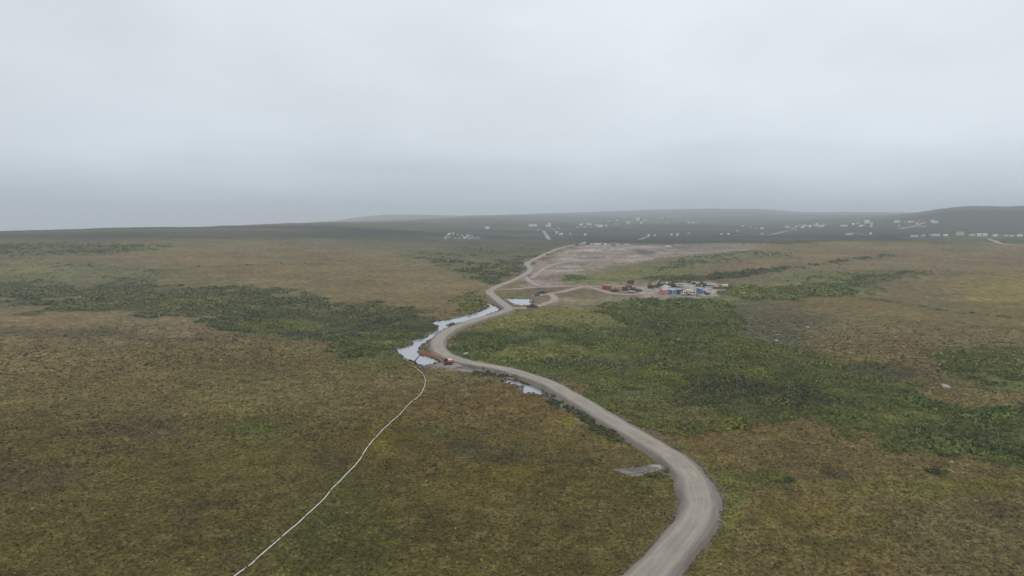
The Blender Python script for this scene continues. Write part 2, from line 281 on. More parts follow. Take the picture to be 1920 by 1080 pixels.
 ([(882, 690), (938, 695), (1000, 710), (1050, 736), (1088, 760), (1145, 795), (1190, 822), (1160, 822), (1110, 800), (1070, 775), (1030, 738), (990, 718), (930, 708), (880, 703)], (.072, .080, .032), .85, 4, 2, .75, .95, (.095, .105, .034)),
 ([(1150, 800), (1190, 822), (1228, 850), (1220, 864), (1200, 840)], (0.109, 0.117, 0.031), .6, 5, 2, .2, .7, YGR),
 ([(1154, 880), (1185, 873), (1225, 870), (1255, 876), (1262, 892), (1232, 887), (1205, 889), (1170, 886)], (0.230, 0.205, 0.185), .9, 3, 1.5, 0, 0, 0),
 ([(795, 684), (860, 682), (900, 690), (900, 698), (840, 696), (790, 692)], (0.210, 0.195, 0.180), .8, 3, 1.5, 0, 0, 0),
 ([(845, 664), (905, 668), (960, 690), (900, 683), (860, 674)], (0.220, 0.190, 0.165), .6, 3, 1.5, 0, 0, 0),
 ([(1205, 890), (1225, 886), (1252, 888), (1255, 896), (1215, 896)], (0.092, 0.101, 0.027), .7, 3, 1, .0, .7, GRN),
 ([(1320, 870), (1360, 880), (1400, 930), (1370, 1000), (1335, 1060), (1300, 1100), (1345, 990), (1352, 940)], (0.114, 0.122, 0.029), .6, 10, 2, .04, .6, YGR),
 # patches in the near tundra
 ([(670, 850), (690, 815), (740, 798), (790, 815), (740, 840), (700, 856)], (0.136, 0.117, 0.019), .6, 14, 3, 0, 0, 0),
 ([(570, 850), (640, 850), (620, 890), (570, 880)], (0.060, 0.055, 0.027), .6, 10, 3, .05, .6, DRK),
 ([(600, 900), (680, 905), (690, 960), (620, 950)], (0.074, 0.074, 0.022), .6, 16, 3, 0, 0, 0),
 ([(800, 808), (860, 806), (895, 815), (880, 828), (820, 826)], (0.079, 0.083, 0.027), .6, 8, 3, .25, .7, GRN),
 ([(870, 845), (930, 836), (1000, 842), (1020, 858), (960, 872), (890, 868)], (.068, .064, .032), .7, 11, 5, .30, .6, (.105, .10, .04)),
 ([(1030, 856), (1100, 850), (1160, 860), (1130, 872), (1050, 872)], (0.065, 0.061, 0.023), .6, 8, 3, .1, .7, DRK),
 ([(890, 890), (990, 885), (1020, 905), (940, 915)], (0.142, 0.125, 0.023), .5, 14, 3, 0, 0, 0),
 ([(418, 800), (450, 793), (500, 797), (512, 808), (480, 818), (430, 812)], (0.092, 0.104, 0.027), .7, 5, 2, .5, .7, GRN),
 ([(283, 797), (318, 793), (315, 802), (285, 803)], (0.092, 0.101, 0.027), .7, 4, 2, .35, .7, GRN),
 ([(180, 790), (290, 780), (300, 830), (200, 840)], (0.072, 0.055, 0.032), .6, 16, 3, 0, 0, 0),
 ([(-60, 860), (140, 870), (180, 920), (20, 930), (-60, 920)], (0.065, 0.051, 0.027), .6, 18, 3, 0, 0, 0),
 ([(330, 960), (380, 955), (370, 990), (335, 985)], (0.060, 0.048, 0.031), .6, 10, 3, 0, 0, 0),
 ([(400, 1040), (440, 1035), (450, 1075), (400, 1070)], (0.060, 0.045, 0.027), .6, 12, 3, 0, 0, 0),
 ([(560, 960), (760, 1000), (720, 1120), (500, 1120)], (0.074, 0.070, 0.020), .5, 30, 3, 0, 0, 0),
 ([(820, 940), (1000, 930), (1180, 980), (1100, 1060), (900, 1040)], (0.117, 0.090, 0.031), .55, 40, 3, 0, 0, 0),
 ([(1040, 810), (1060, 780), (1090, 778), (1085, 790)], (0.163, 0.154, 0.027), .6, 6, 2, 0, 0, 0),
 ([(1350, 820), (1600, 832), (1920, 880), (2100, 890), (2100, 1000), (1600, 960), (1380, 880)], (0.133, 0.104, 0.043), .65, 20, 3, 0, 0, 0),
 ([(1500, 905), (1680, 890), (1930, 890), (2100, 890), (2100, 912), (1780, 915), (1560, 912)], (0.125, 0.119, 0.026), .7, 8, 3, 0, 0, 0),
 ([(1360, 890), (1440, 885), (1500, 900), (1490, 915), (1400, 915), (1360, 910)], (0.074, 0.085, 0.027), .7, 8, 3, .22, .7, GRN),
 ([(1735, 880), (1760, 878), (1768, 886), (1740, 888)], (0.065, 0.074, 0.027), .8, 3, 1, .6, .7, DRK),
 ([(1540, 880), (1600, 886), (1590, 894), (1530, 890)], (0.060, 0.061, 0.031), .6, 5, 2, .2, .6, DRK),
 ([(1400, 955), (1700, 960), (1700, 990), (1450, 985)], (0.130, 0.111, 0.022), .5, 12, 3, 0, 0, 0),
 ([(1480, 1000), (1580, 1010), (1580, 1060), (1500, 1050)], (0.072, 0.070, 0.022), .6, 16, 3, 0, 0, 0),
 ([(1650, 930), (1900, 920), (2100, 930), (2100, 1100), (1700, 1100)], (0.114, 0.095, 0.045), .5, 30, 3, 0, 0, 0),
]
_Z = []
for poly, colr, st, soft, rag, dens, sh, sc in ZONES:
    w = GP(poly); px, py = PM(w[:, 0], w[:, 1]); _Z.append((np.stack([px, py], 1), colr, st, soft, rag, dens, sh, sc))
def land(X, Y):
    """ground albedo, shrub cover, shrub size and shrub albedo at points of the land"""
    n = X.shape[0]; dist = np.hypot(X, Y)
    am = np.clip(dist / 100.0, .5, 40)
    wx = fbm(X, Y, 24, 91, 3) + fbm(X, Y, 6, 93, 2) * .35; wy = fbm(X, Y, 24, 95, 3) + fbm(X, Y, 6, 97, 2) * .35
    far = dist > 1200
    if far.any():
        wx[far] = fbm(X[far], Y[far], 120, 92, 3); wy[far] = fbm(X[far], Y[far], 120, 96, 3)
    near = np.array([.124, .099, .038]); mid = np.array([.134, .108, .055]); vall = np.array([.036, .042, .028]); hill = np.array([.058, .058, .042])
    t = sstep(140, 420, dist)[:, None]; c = near * (1 - t) + mid * t
    t = sstep(1180, 1420, dist)[:, None]; c = c * (1 - t) + vall * t
    t = sstep(2700, 3600, dist)[:, None]; c = c * (1 - t) + hill * t
    m1 = fbm(X, Y, 45, 3, 3)[:, None]; m2 = fbm(X, Y, 260, 5, 3)[:, None]; m3 = fbm(X, Y, 14, 8, 3)[:, None]; m4 = fbm(X, Y, 32, 12, 3)[:, None]
    c = c * (1 + m1 * np.array([.10, .16, .20]) + m2 * np.array([.16, .10, .0]) + m3 * np.array([.16, .14, .10]) + m4 * np.array([.08, -.03, -.02]))
    cov = np.zeros(n); sz = np.full(n, .8); sc = np.tile(np.array(GRN), (n, 1)); bare = np.zeros(n)
    for poly, colr, st, soft, rag, dens, sh, scol in _Z:
        lo = poly.min(0) - soft * 2 - 14; hi = poly.max(0) + soft * 2 + 14
        px0, py0 = PM(X, Y)
        k = np.nonzero((px0 > lo[0] - 30) & (px0 < hi[0] + 30) & (py0 > lo[1]) & (py0 < hi[1]) & (Y > 40))[0]
        if not len(k): continue
        a = am[k] * rag * .9
        px, py = PM(X[k] + wx[k] * a, Y[k] + wy[k] * a * 1.6)
        m = (1 - sstep(-soft, soft, sdf(px, py, poly)))
        mm = (m * st)[:, None]
        c[k] = c[k] * (1 - mm) + np.array(colr) * (1 + m3[k] * .16 + m1[k] * .14 + m4[k] * np.array([.06, -.03, -.02])) * mm
        if dens > 0:
            e = sstep(.12, .92, m)
            cov[k] = cov[k] * (1 - e) + dens * e; sz[k] = sz[k] * (1 - e) + sh * e
            sc[k] = sc[k] * (1 - e[:, None]) + np.array(scol) * e[:, None]
        else:
            cov[k] *= 1 - sstep(.3, .8, m) * (st > .68)
        if colr[0] > .17 and colr[2] > .1: bare[k] = np.maximum(bare[k], m)
    return c, cov, sz, sc, bare
def clearings(X, Y):
    """distance to the road edges (m) and to the water outlines (m, negative inside)"""
    dr = np.full(X.shape, 1e6)
    for line, w in [(road_main, 6.6), (road_up, 6.6)] + [(t, w) for t, w in tracks]:
        lo = line[:, :2].min(0) - 40; hi = line[:, :2].max(0) + 40
        k = np.nonzero((X > lo[0]) & (X < hi[0]) & (Y > lo[1]) & (Y < hi[1]))[0]
        if len(k): dr[k] = np.minimum(dr[k], pdist(X[k], Y[k], line[:, :2]) - w / 2)
    dw = np.full(X.shape, 1e6)
    for p in ponds:
        lo = p.min(0) - 40; hi = p.max(0) + 40
        k = np.nonzero((X > lo[0]) & (X < hi[0]) & (Y > lo[1]) & (Y < hi[1]))[0]
        if len(k): dw[k] = np.minimum(dw[k], sdf(X[k], Y[k], p))
    return dr, dw
def relief(X, Y, dr, dw, cov=None):
    """height of the land with hummocks, banks and pond beds"""
    dist = np.hypot(X, Y); z = base_z(X, Y)
    calm = np.minimum(sstep(0, 14, dr), sstep(0, 14, dw))
    nearf = 1 - sstep(350, 700, dist)
    h = fbm(X, Y, 1.5, 21, 2) * .17 * (1 - sstep(130, 260, dist)) + fbm(X, Y, 7, 23, 2) * .26 * (1 - sstep(900, 1600, dist)) + fbm(X, Y, 45, 25, 3) * .75 * (1 - .3 * nearf)
    h = h * (.12 + .88 * calm) + fbm(X, Y, 340, 27, 4) * 7.0 * sstep(1500, 3200, dist) + fbm(X, Y, 60, 29, 3) * 2.0 * sstep(1300, 2500, dist)
    bank = -1.5 + (1.42) * sstep(-2.2, .55, dw)
    return np.where(dw < .55, np.minimum(z, 0) + bank - .08, z + h * sstep(.3, 3.0, np.maximum(dw, .3)))
def ground_at(x, y):
    X = np.array([x], float); Y = np.array([y], float); dr, dw = clearings(X, Y); return float(relief(X, Y, dr, dw)[0])
# ------------------------------------------------------------------ materials
def new_mat(name):
    m = bpy.data.materials.new(name); m.use_nodes = True; n = m.node_tree; b = n.nodes['Principled BSDF']; return m, n, b
def nd(n, t, **k):
    x = n.nodes.new(t)
    for a, b in k.items(): setattr(x, a, b)
    return x
def noise(n, scale, detail=3, rough=.55, vec=None):
    x = nd(n, 'ShaderNodeTexNoise'); x.inputs['Scale'].default_value = scale; x.inputs['Detail'].default_value = detail; x.inputs['Roughness'].default_value = rough
    if vec is not None: n.links.new(vec, x.inputs['Vector'])
    return x
def maprange(n, src, a, b, c, d):
    x = nd(n, 'ShaderNodeMapRange'); n.links.new(src, x.inputs[0])
    for i, v in enumerate((a, b, c, d)): x.inputs[i + 1].default_value = v
    return x.outputs[0]
def scalecol(n, colr, fac):
    x = nd(n, 'ShaderNodeVectorMath', operation='SCALE'); n.links.new(colr, x.inputs[0]); n.links.new(fac, x.inputs['Scale']); return x.outputs[0]
def mul(n, a, b):
    x = nd(n, 'ShaderNodeMath', operation='MULTIPLY'); n.links.new(a, x.inputs[0])
    if isinstance(b, float): x.inputs[1].default_value = b
    else: n.links.new(b, x.inputs[1])
    return x.outputs[0]
def mixc(n, f, a, b):
    x = nd(n, 'ShaderNodeMix', data_type='RGBA'); n.links.new(f, x.inputs[0])
    for v, i in ((a, 6), (b, 7)):
        if isinstance(v, tuple): x.inputs[i].default_value = (*v, 1)
        else: n.links.new(v, x.inputs[i])
    return x.outputs[2]
def bump(n, b, h, dist, st=1.0):
    x = nd(n, 'ShaderNodeBump'); x.inputs['Strength'].default_value = st; x.inputs['Distance'].default_value = dist
    n.links.new(h, x.inputs['Height']); n.links.new(x.outputs[0], b.inputs['Normal'])
# tundra ground
M_LAND, n, b = new_mat('tundra_ground')
at = nd(n, 'ShaderNodeAttribute', attribute_name='col'); g = nd(n, 'ShaderNodeNewGeometry').outputs['Position']
n1 = noise(n, 1.1, 4, .65, g); n2 = noise(n, .22, 4, .6, g); n3 = noise(n, .045, 3, .5, g)
f = mul(n, maprange(n, n1.outputs[0], .3, .7, .42, 1.66), maprange(n, n2.outputs[0], .3, .7, .66, 1.36))
c = scalecol(n, at.outputs['Color'], f)
li = noise(n, .55, 5, .75, g); lm = noise(n, .03, 3, .6, g)
lf = mul(n, maprange(n, li.outputs[0], .60, .70, 0, 1), maprange(n, lm.outputs[0], .50, .66, 0, .55))
c = mixc(n, lf, c, (.23, .205, .15))
dk = mul(n, maprange(n, n2.outputs[0], .36, .28, 0, 1), maprange(n, n3.outputs[0], .45, .6, 0, .6))
c = mixc(n, dk, c, (.036, .032, .02))
n.links.new(c, b.inputs['Base Color']); b.inputs['Roughness'].default_value = .95; b.inputs['Specular IOR Level'].default_value = .0
bump(n, b, n1.outputs[0], .35, .9)
# gravel road: u across in metres, v along
def road_material(name, colr, edge, half):
    m, n, b = new_mat(name)
    uv = nd(n, 'ShaderNodeUVMap', uv_map='UVMap'); sp = nd(n, 'ShaderNodeSeparateXYZ'); n.links.new(uv.outputs[0], sp.inputs[0])
    g = nd(n, 'ShaderNodeNewGeometry').outputs['Position']
    mpn = nd(n, 'ShaderNodeMapping'); mpn.inputs['Scale'].default_value = (1.6, .05, 1); n.links.new(uv.outputs[0], mpn.inputs[0])
    st = noise(n, 1.0, 5, .6, mpn.outputs[0]); fine = noise(n, 3.0, 4, .7, g); big = noise(n, .12, 4, .6, g)
    ab = nd(n, 'ShaderNodeMath', operation='ABSOLUTE'); n.links.new(sp.outputs[0], ab.inputs[0])
    wob = nd(n, 'ShaderNodeMath', operation='ADD'); n.links.new(ab.outputs[0], wob.inputs[0]); n.links.new(maprange(n, big.outputs[0], .3, .7, -.9, .9), wob.inputs[1])
    ef = maprange(n, wob.outputs[0], half - .9, half + .3, 0, 1)
    f = mul(n, mul(n, maprange(n, st.outputs[0], .3, .7, .80, 1.14), maprange(n, fine.outputs[0], .3, .7, .86, 1.14)), maprange(n, big.outputs[0], .3, .7, .83, 1.12))
    c = mixc(n, ef, colr, edge)
    wt = nd(n, 'ShaderNodeMath', operation='PINGPONG'); n.links.new(ab.outputs[0], wt.inputs[0]); wt.inputs[1].default_value = 1.9
    rut = maprange(n, wt.outputs[0], 1.1, 1.75, .97, 1.045)
    c = scalecol(n, scalecol(n, c, f), rut)
    n.links.new(c, b.inputs['Base Color']); b.inputs['Roughness'].default_value = .9; b.inputs['Specular IOR Level'].default_value = .15
    bump(n, b, fine.outputs[0], .06, .8); return m
M_ROAD = road_material('gravel_road', (.310, .275, .230), (.200, .174, .150), 2.85)
M_TRACK = road_material('dirt_track', (.335, .275, .225), (.245, .19, .15), 2.6)
# pond water
M_WATER, n, b = new_mat('pond_water')
g = nd(n, 'ShaderNodeNewGeometry').outputs['Position']; wnz = noise(n, .9, 3, .6, g); wn2 = noise(n, .05, 2, .5, g)
n.links.new(mixc(n, wn2.outputs[0], (.26, .265, .305), (.33, .335, .375)), b.inputs['Base Color'])
b.inputs['Roughness'].default_value = .12; b.inputs['IOR'].default_value = 1.33; b.inputs['Specular IOR Level'].default_value = .7
bump(n, b, wnz.outputs[0], .05, .35)
# leaves
def leaf_material(name):
    m, n, b = new_mat(name)
    at = nd(n, 'ShaderNodeAttribute', attribute_name='col'); g = nd(n, 'ShaderNodeNewGeometry').outputs['Position']
    nn = noise(n, 4.0, 3, .7, g)
    n.links.new(scalecol(n, at.outputs['Color'], maprange(n, nn.outputs[0], .3, .7, .7, 1.3)), b.inputs['Base Color'])
    b.inputs['Roughness'].default_value = .85; b.inputs['Specular IOR Level'].default_value = .04; return m
M_LEAF = leaf_material('willow_leaves'); M_GRASS = leaf_material('sedge_blades')
# ------------------------------------------------------------------ mesh from arrays
def tag(o, label=None, cat=None, group=None, kind=None):
    for k, v in (('label', label), ('category', cat), ('group', group), ('kind', kind)):
        if v: o[k] = v
    return o
def array_mesh(name, V, F, mat, colr=None, smooth=False, uv=None):
    me = bpy.data.meshes.new(name); V = np.ascontiguousarray(V, np.float32); F = np.ascontiguousarray(F, np.int32); k = F.shape[1]
    me.vertices.add(len(V)); me.vertices.foreach_set('co', V.ravel())
    me.loops.add(F.size); me.loops.foreach_set('vertex_index', F.ravel())
    me.polygons.add(len(F)); me.polygons.foreach_set('loop_start', np.arange(0, F.size, k, dtype=np.int32))
    if smooth: me.polygons.foreach_set('use_smooth', np.ones(len(F), bool))
    if colr is not None:
        a = me.attributes.new('col', 'FLOAT_COLOR', 'POINT'); cc = np.ones((len(V), 4), np.float32); cc[:, :3] = colr; a.data.foreach_set('color', cc.ravel())
    if uv is not None:
        l = me.uv_layers.new(name='UVMap'); l.data.foreach_set('uv', np.ascontiguousarray(uv[F.ravel()], np.float32).ravel())
    me.update(calc_edges=True); me.materials.append(mat)
    o = bpy.data.objects.new(name, me); COL.objects.link(o); return o
# ------------------------------------------------------------------ the land: one sheet out to the fog
rs = [4, 8, 14, 22, 32, 42, 52]
while rs[-1] < 14000: rs.append(rs[-1] + max(.32, min(rs[-1] ** 2 / 78000 * 1.75, .013 * rs[-1])))
rs = np.array(rs)
th = np.concatenate([np.linspace(-math.pi, -.78, 36)[:-1], np.arange(-.78, .78, .00108), np.linspace(.78, math.pi, 36)[:-1]])
nr, nth = len(rs), len(th)
RR, TH = np.meshgrid(rs, th, indexing='ij'); LX = (RR * np.sin(TH)).ravel(); LY = (RR * np.cos(TH)).ravel()
dr, dw = clearings(LX, LY); lc, lcov, lsz, lsc, lbare = land(LX, LY); LZ = relief(LX, LY, dr, dw)
dist = np.hypot(LX, LY)
LZ += np.where(lcov > .05, (vnoise(LX / 5, LY / 5, 77) - .2) * 2.2 * lcov * sstep(700, 1000, dist), 0) * sstep(2, 10, dr)
LZ += lbare * fbm(LX * .6, LY, 22, 79, 3) * 1.7 * sstep(800, 900, dist) * sstep(0, 12, dr)
tx = sstep(-.3, 2.2, dr) * sstep(0, 3.0, dw)               # trodden, silty margins of road and pond
soil = np.array([.17, .145, .118]) * (1 + fbm(LX, LY, 6, 66, 2)[:, None] * .2)
lc = lc * tx[:, None] + soil * (1 - tx[:, None])
bed = dw < .2; lc[bed] = (.10, .09, .075)
lc *= (1 + fbm(LX, LY, 3.2, 61, 2)[:, None] * .22)
lc *= 1 + (lbare * (fbm(LX * .45, LY, 24, 63, 5) * .52 + fbm(LX, LY, 5, 64, 2) * .2))[:, None] * np.array([1, 1.05, 1.1])
lc *= 1 + (fbm(LX * .45, LY, 30, 68, 4) * .16 * sstep(350, 600, dist) * (1 - lbare))[:, None]
mv = 1 + (fbm(LX * .4, LY, 120, 62, 5)[:, None] * np.array([.70, .55, .42]) + fbm(LX * .3, LY, 420, 67, 3)[:, None] * np.array([.5, .35, .25])) * sstep(1150, 1500, dist)[:, None]; lc = np.clip(lc * mv, .004, .9)
I = np.arange(nr * nth).reshape(nr, nth); J = np.roll(I, -1, axis=1)
F = np.stack([I[:-1], J[:-1], J[1:], I[1:]], -1).reshape(-1, 4)[:, ::-1]
cen = len(LX); V = np.concatenate([np.stack([LX, LY, LZ], 1), [[0, 0, LZ[:nth].mean()]]])
F = np.concatenate([F, np.stack([I[0], I[0], J[0], np.full(nth, cen)], -1)[:, [1, 3, 2, 0]]]) if False else F
land_o = array_mesh('ground', V[:-1], F, M_LAND, lc, True)
tag(land_o, 'rolling brown and green tundra with low hills and a gravel pit', kind='structure')
# ------------------------------------------------------------------ roads
def ribbon(name, line, w, mat, rise, label, shoulder=2.0, drop=1.3, edge=.5, step=2.0):
    L, q = resample(line, step); n = len(L)
    zz = base_z(L[:, 0], L[:, 1]); k = max(3, int(16 / step)) | 1
    zz = np.convolve(np.pad(zz, k // 2, mode='edge'), np.ones(k) / k, 'valid')
    T = np.gradient(L[:, :2], axis=0); T /= np.linalg.norm(T, axis=1)[:, None]; N = np.stack([T[:, 1], -T[:, 0]], 1)
    prof = [(-1, shoulder, -drop), (-1, shoulder * .35, -.22), (-1, 0, .10), (-.86, 0, .02), (-.72, 0, .10), (-.4, 0, .07), (0, 0, .16), (.4, 0, .07), (.72, 0, .10), (.86, 0, .02), (1, 0, .10), (1, shoulder * .35, -.22), (1, shoulder, -drop)]
    V = []; UV = []
    wl_ = w / 2 + edge * fbm(q, q * 0 + 3, 9, 41, 3) + edge * .8 * fbm(q, q * 0 + 5, 40, 47, 2); wr_ = w / 2 + edge * fbm(q, q * 0 + 9, 9, 43, 3) + edge * .8 * fbm(q, q * 0 + 7, 40, 49, 2)
    for a, e, dz in prof:
        half = wl_ if a < 0 else wr_
        ee = e * (1 + .45 * fbm(q, q * 0 + a * 11, 4, 45, 2)) if e else 0
        off = a * half + (np.sign(a) * ee)
        jz = (.05 if abs(a) < .9 else .13) * fbm(q, q * 0 + a * 5 + e, 3, 46, 2)
        V.append(np.stack([L[:, 0] + N[:, 0] * off, L[:, 1] + N[:, 1] * off, zz + rise + dz + jz], 1)); UV.append(np.stack([off + 0 * q, q], 1))
    V = np.concatenate(V); UV = np.concatenate(UV); m = len(prof); I = np.arange(m * n).reshape(m, n)
    F = np.stack([I[:-1, :-1], I[:-1, 1:], I[1:, 1:], I[1:, :-1]], -1).reshape(-1, 4)
    return tag(array_mesh(name, V, F, mat, None, True, UV), label, kind='structure')
ribbon('gravel_road', np.concatenate([road_main, road_up[1:]]), 6.2, M_ROAD, .95, 'winding pale gravel road crossing the tundra', 1.4, 1.5, .42, 1.2)
for i, (t, w) in enumerate(tracks):
    ribbon('dirt_track', t, w, M_TRACK, .22, 'pale dirt track branching over bare ground', .9, .6, .35, 3.0)
# ------------------------------------------------------------------ ponds
for p, nm, lb in zip(ponds, ('pond', 'pond', 'pond', 'ditch_water'), ('long pale pond lying along the gravel road', 'small pale pond inside the road bend', 'narrow roadside pool under the embankment', 'sliver of ditch water beside the road')):
    ce = p.mean(0); me = bpy.data.meshes.new(nm)
    ar = np.sum(p[:, 0] * np.roll(p[:, 1], -1) - np.roll(p[:, 0], -1) * p[:, 1])
    q = p if ar > 0 else p[::-1]
    d = np.roll(q, -1, 0) - np.roll(q, 1, 0); nn = np.stack([d[:, 1], -d[:, 0]], 1); nn /= np.linalg.norm(nn, axis=1)[:, None] + 1e-9
    q = q + nn * .45
    me.from_pydata([(x, y, WATER_Z) for x, y in q], [], [list(range(len(q)))]); me.update(); me.materials.append(M_WATER)
    tag(obj_ := bpy.data.objects.new(nm, me), lb, kind='structure'); COL.objects.link(obj_)
# ------------------------------------------------------------------ willow thickets and sedge tussocks (stuff)
def blade_template(nq, size, seed, flat=.62, jit=.55, up=.35):
    """quads of leaf clumps spread through a dome of unit radius -> (nq*4, 3)"""
    r = np.random.default_rng(seed)
    u = r.random(nq); ph = r.random(nq) * 2 * math.pi; ct = u ** .8; st = np.sqrt(1 - ct ** 2); rad = .55 + .45 * r.random(nq) ** .6
    lob = 1 + .28 * np.sin(ph * 3 + seed) * st
    P = np.stack([st * np.cos(ph) * rad * lob, st * np.sin(ph) * rad * lob, ct * rad * flat * 1.35 + .05], 1)
    N = P / np.linalg.norm(P, axis=1)[:, None] + r.normal(0, jit, (nq, 3)) + np.array([0, 0, up]); N /= np.linalg.norm(N, axis=1)[:, None]
    A = np.cross(N, r.normal(0, 1, (nq, 3))); A /= np.linalg.norm(A, axis=1)[:, None]; B = np.cross(N, A)
    s = size * (.65 + .7 * r.random(nq))[:, None]
    Q = np.stack([P - A * s, P - B * s * .6, P + A * s, P + B * s * .6], 1)
    return Q.reshape(-1, 3)
def scatter(name, X, Y, Zb, S, C, templ, mat, hscale=None):
    M = len(X); outV = []; outC = []
    ti = RNG.integers(0, len(templ), M)
    for t, T in enumerate(templ):
        k = np.nonzero(ti == t)[0]; m = len(k)
        if not m: continue
        a = RNG.random(m) * 2 * math.pi; ca, sa = np.cos(a)[:, None], np.sin(a)[:, None]
        sx = S[k][:, None] * (.85 + .35 * RNG.random(m))[:, None]; sz = S[k][:, None] * (.75 + .5 * RNG.random(m))[:, None]
        x = (T[None, :, 0] * ca - T[None, :, 1] * sa) * sx + X[k][:, None]; y = (T[None, :, 0] * sa + T[None, :, 1] * ca) * sx + Y[k][:, None]
        z = T[None, :, 2] * sz + Zb[k][:, None]
        outV.append(np.stack([x, y, z], -1).reshape(-1, 3))
        cv = np.repeat(C[k][:, None, :], len(T) // 4, 1) * (1 + RNG.normal(0, .14, (m, len(T) // 4, 1)))
        outC.append(np.repeat(cv, 4, 1).reshape(-1, 3))
    V = np.concatenate(outV); F = np.arange(len(V), dtype=np.int32).reshape(-1, 4)
    return array_mesh(name, V, F, mat, np.clip(np.concatenate(outC), .004, .8))
def candidates(y0, y1, cell, slope=.80):
    gx = np.arange(-slope * y1, slope * y1, cell); gy = np.arange(y0 * .72, y1, cell); X, Y = np.meshgrid(gx, gy); X = X.ravel(); Y = Y.ravel()
    X = X + (RNG.random(X.shape) - .5) * cell * 1.1; Y = Y + (RNG.random(Y.shape) - .5) * cell * 1.1
    d = np.hypot(X, Y); k = (np.abs(X) < slope * Y + 6) & (d >= y0) & (d < y1); return X[k], Y[k]
TA = [blade_template(44, .30, s, .60) for s in range(5)]; TB = [blade_template(26, .36, s + 20, .62) for s in range(5)]; TC = [blade_template(16, .44, s + 40, .58) for s in range(5)]
thk = {}
for y0, y1, cell, templ, smul in ((95, 270, 1.25, TA, 1.0), (270, 430, 1.55, TB, 1.1), (430, 720, 2.3, TC, 1.45), (720, 1250, 3.6, TC, 1.75)):
    X, Y = candidates(y0, y1, cell); c, cov, sz, sc, bare = land(X, Y); keep = cov > .02; X, Y, cov, sz, sc = X[keep], Y[keep], cov[keep], sz[keep], sc[keep]
    dr, dw = clearings(X, Y)
    clump = fbm(X, Y, 8, 51, 3) * .42 + fbm(X, Y, 30, 53, 2) * .30
    e_ = sstep(.05, .8, cov)
    p = np.clip(cov * 1.15 + clump * (1.25 - cov) * 1.35 - .10 * (cov < .5), 0, 1)
    ok = (RNG.random(len(X)) < p) & (dr > .5 + sz * .35) & (dw > sz * .5)
    X, Y, sz, sc = X[ok], Y[ok], sz[ok], sc[ok]; dr, dw = dr[ok], dw[ok]
    Zg = relief(X, Y, dr, dw)
    S = sz * smul * np.clip(.66 + .40 * RNG.random(len(X)) ** 2 + .80 * fbm(X, Y, 8, 55, 2) + .30 * fbm(X, Y, 30, 56, 2), .2, 2.0) * (.5 + .5 * e_[ok])
    hue = (fbm(X, Y, 24, 57, 3) * .75 + fbm(X, Y, 7, 59, 2) * .6)[:, None]; h2 = RNG.normal(0, .13, (len(X), 1)); h3 = fbm(X, Y, 70, 58, 2)[:, None]
    C = sc * np.clip(1 + hue * np.array([.40, .33, .15]) + h3 * np.array([.26, .16, -.06]) + h2, .3, 2.2)
    side = np.where((X < np.interp(Y, [0, 280, 400, 560, 1300], [30, -24, -4, 60, 110])), 0, 1)
    thk.setdefault(0, []).append((X, Y, Zg, S, C, templ, side))
names = [('willow_thicket', 'dark grey-green willow scrub spreading in a band left of the road'), ('willow_thicket', 'bright green willow scrub covering the ground right of the road')]
for s in (0, 1):
    parts = []
    for X, Y, Zg, S, C, templ, side in thk[0]:
        k = side == s
        if k.sum(): parts.append(scatter('tmp', X[k], Y[k], Zg[k], S[k], C[k], templ, M_LEAF))
    vs = []; cs = []
    for o in parts:
        me = o.data; v = np.empty(len(me.vertices) * 3, np.float32); me.vertices.foreach_get('co', v); vs.append(v.reshape(-1, 3))
        a = np.empty(len(me.vertices) * 4, np.float32); me.attributes['col'].data.foreach_get('color', a); cs.append(a.reshape(-1, 4)[:, :3])
        bpy.data.objects.remove(o); bpy.data.meshes.remove(me)
    V = np.concatenate(vs); tag(array_mesh(names[s][0], V, np.arange(len(V), dtype=np.int32).reshape(-1, 4), M_LEAF, np.concatenate(cs)), names[s][1], 'shrubs', kind='stuff')
# sedge tussocks
TT_ = [blade_template(7, .50, s + 60, .22, .28, 1.0) for s in range(6)]
acc = [[], [], [], [], []]
for y0, y1, cell in ((95, 190, .62), (190, 300, .92), (300, 480, 1.4)):
    X, Y = candidates(y0, y1, cell, .77); dr, dw = clearings(X, Y); ok = (dr > .5) & (dw > .4); X, Y, dr, dw = X[ok], Y[ok], dr[ok], dw[ok]
    c, cov, sz, sc, bare = land(X, Y); ok = (RNG.random(len(X)) < (.80 + .35 * fbm(X, Y, 5, 71, 2)) * (1 - sstep(300, 470, np.hypot(X, Y)))) & (bare < .3) & (cov < .6); X, Y, dr, dw, c = X[ok], Y[ok], dr[ok], dw[ok], c[ok]
    acc[0].append(X); acc[1].append(Y); acc[2].append(relief(X, Y, dr, dw) - .05 * cell / .62); acc[3].append((.24 + .30 * RNG.random(len(X))) * cell / .66)
    v = np.exp(RNG.normal(.10, .27, (len(X), 1)) + fbm(X, Y, 3.5, 73, 2)[:, None] * .16); v *= np.where(RNG.random((len(X), 1)) < .04, 1.55, 1); warm = RNG.normal(0, .10, (len(X), 1))
    acc[4].append(c * v * (1 + warm * np.array([.7, .3, -.6])))
A = [np.concatenate(a) for a in acc]
tag(scatter('sedge_tussocks', A[0], A[1], A[2], A[3], A[4], TT_, M_GRASS), 'brown and olive sedge tussocks covering the near tundra', 'tundra grass', kind='stuff')
fx = []; fy = []
for p in ponds:
    L, q = resample(np.concatenate([np.c_[p, p[:, 0] * 0], [[p[0, 0], p[0, 1], 0]]]), .55)
    L = L[:, :2] + RNG.normal(0, .55, (len(L), 2)); fx.append(L[:, 0]); fy.append(L[:, 1])
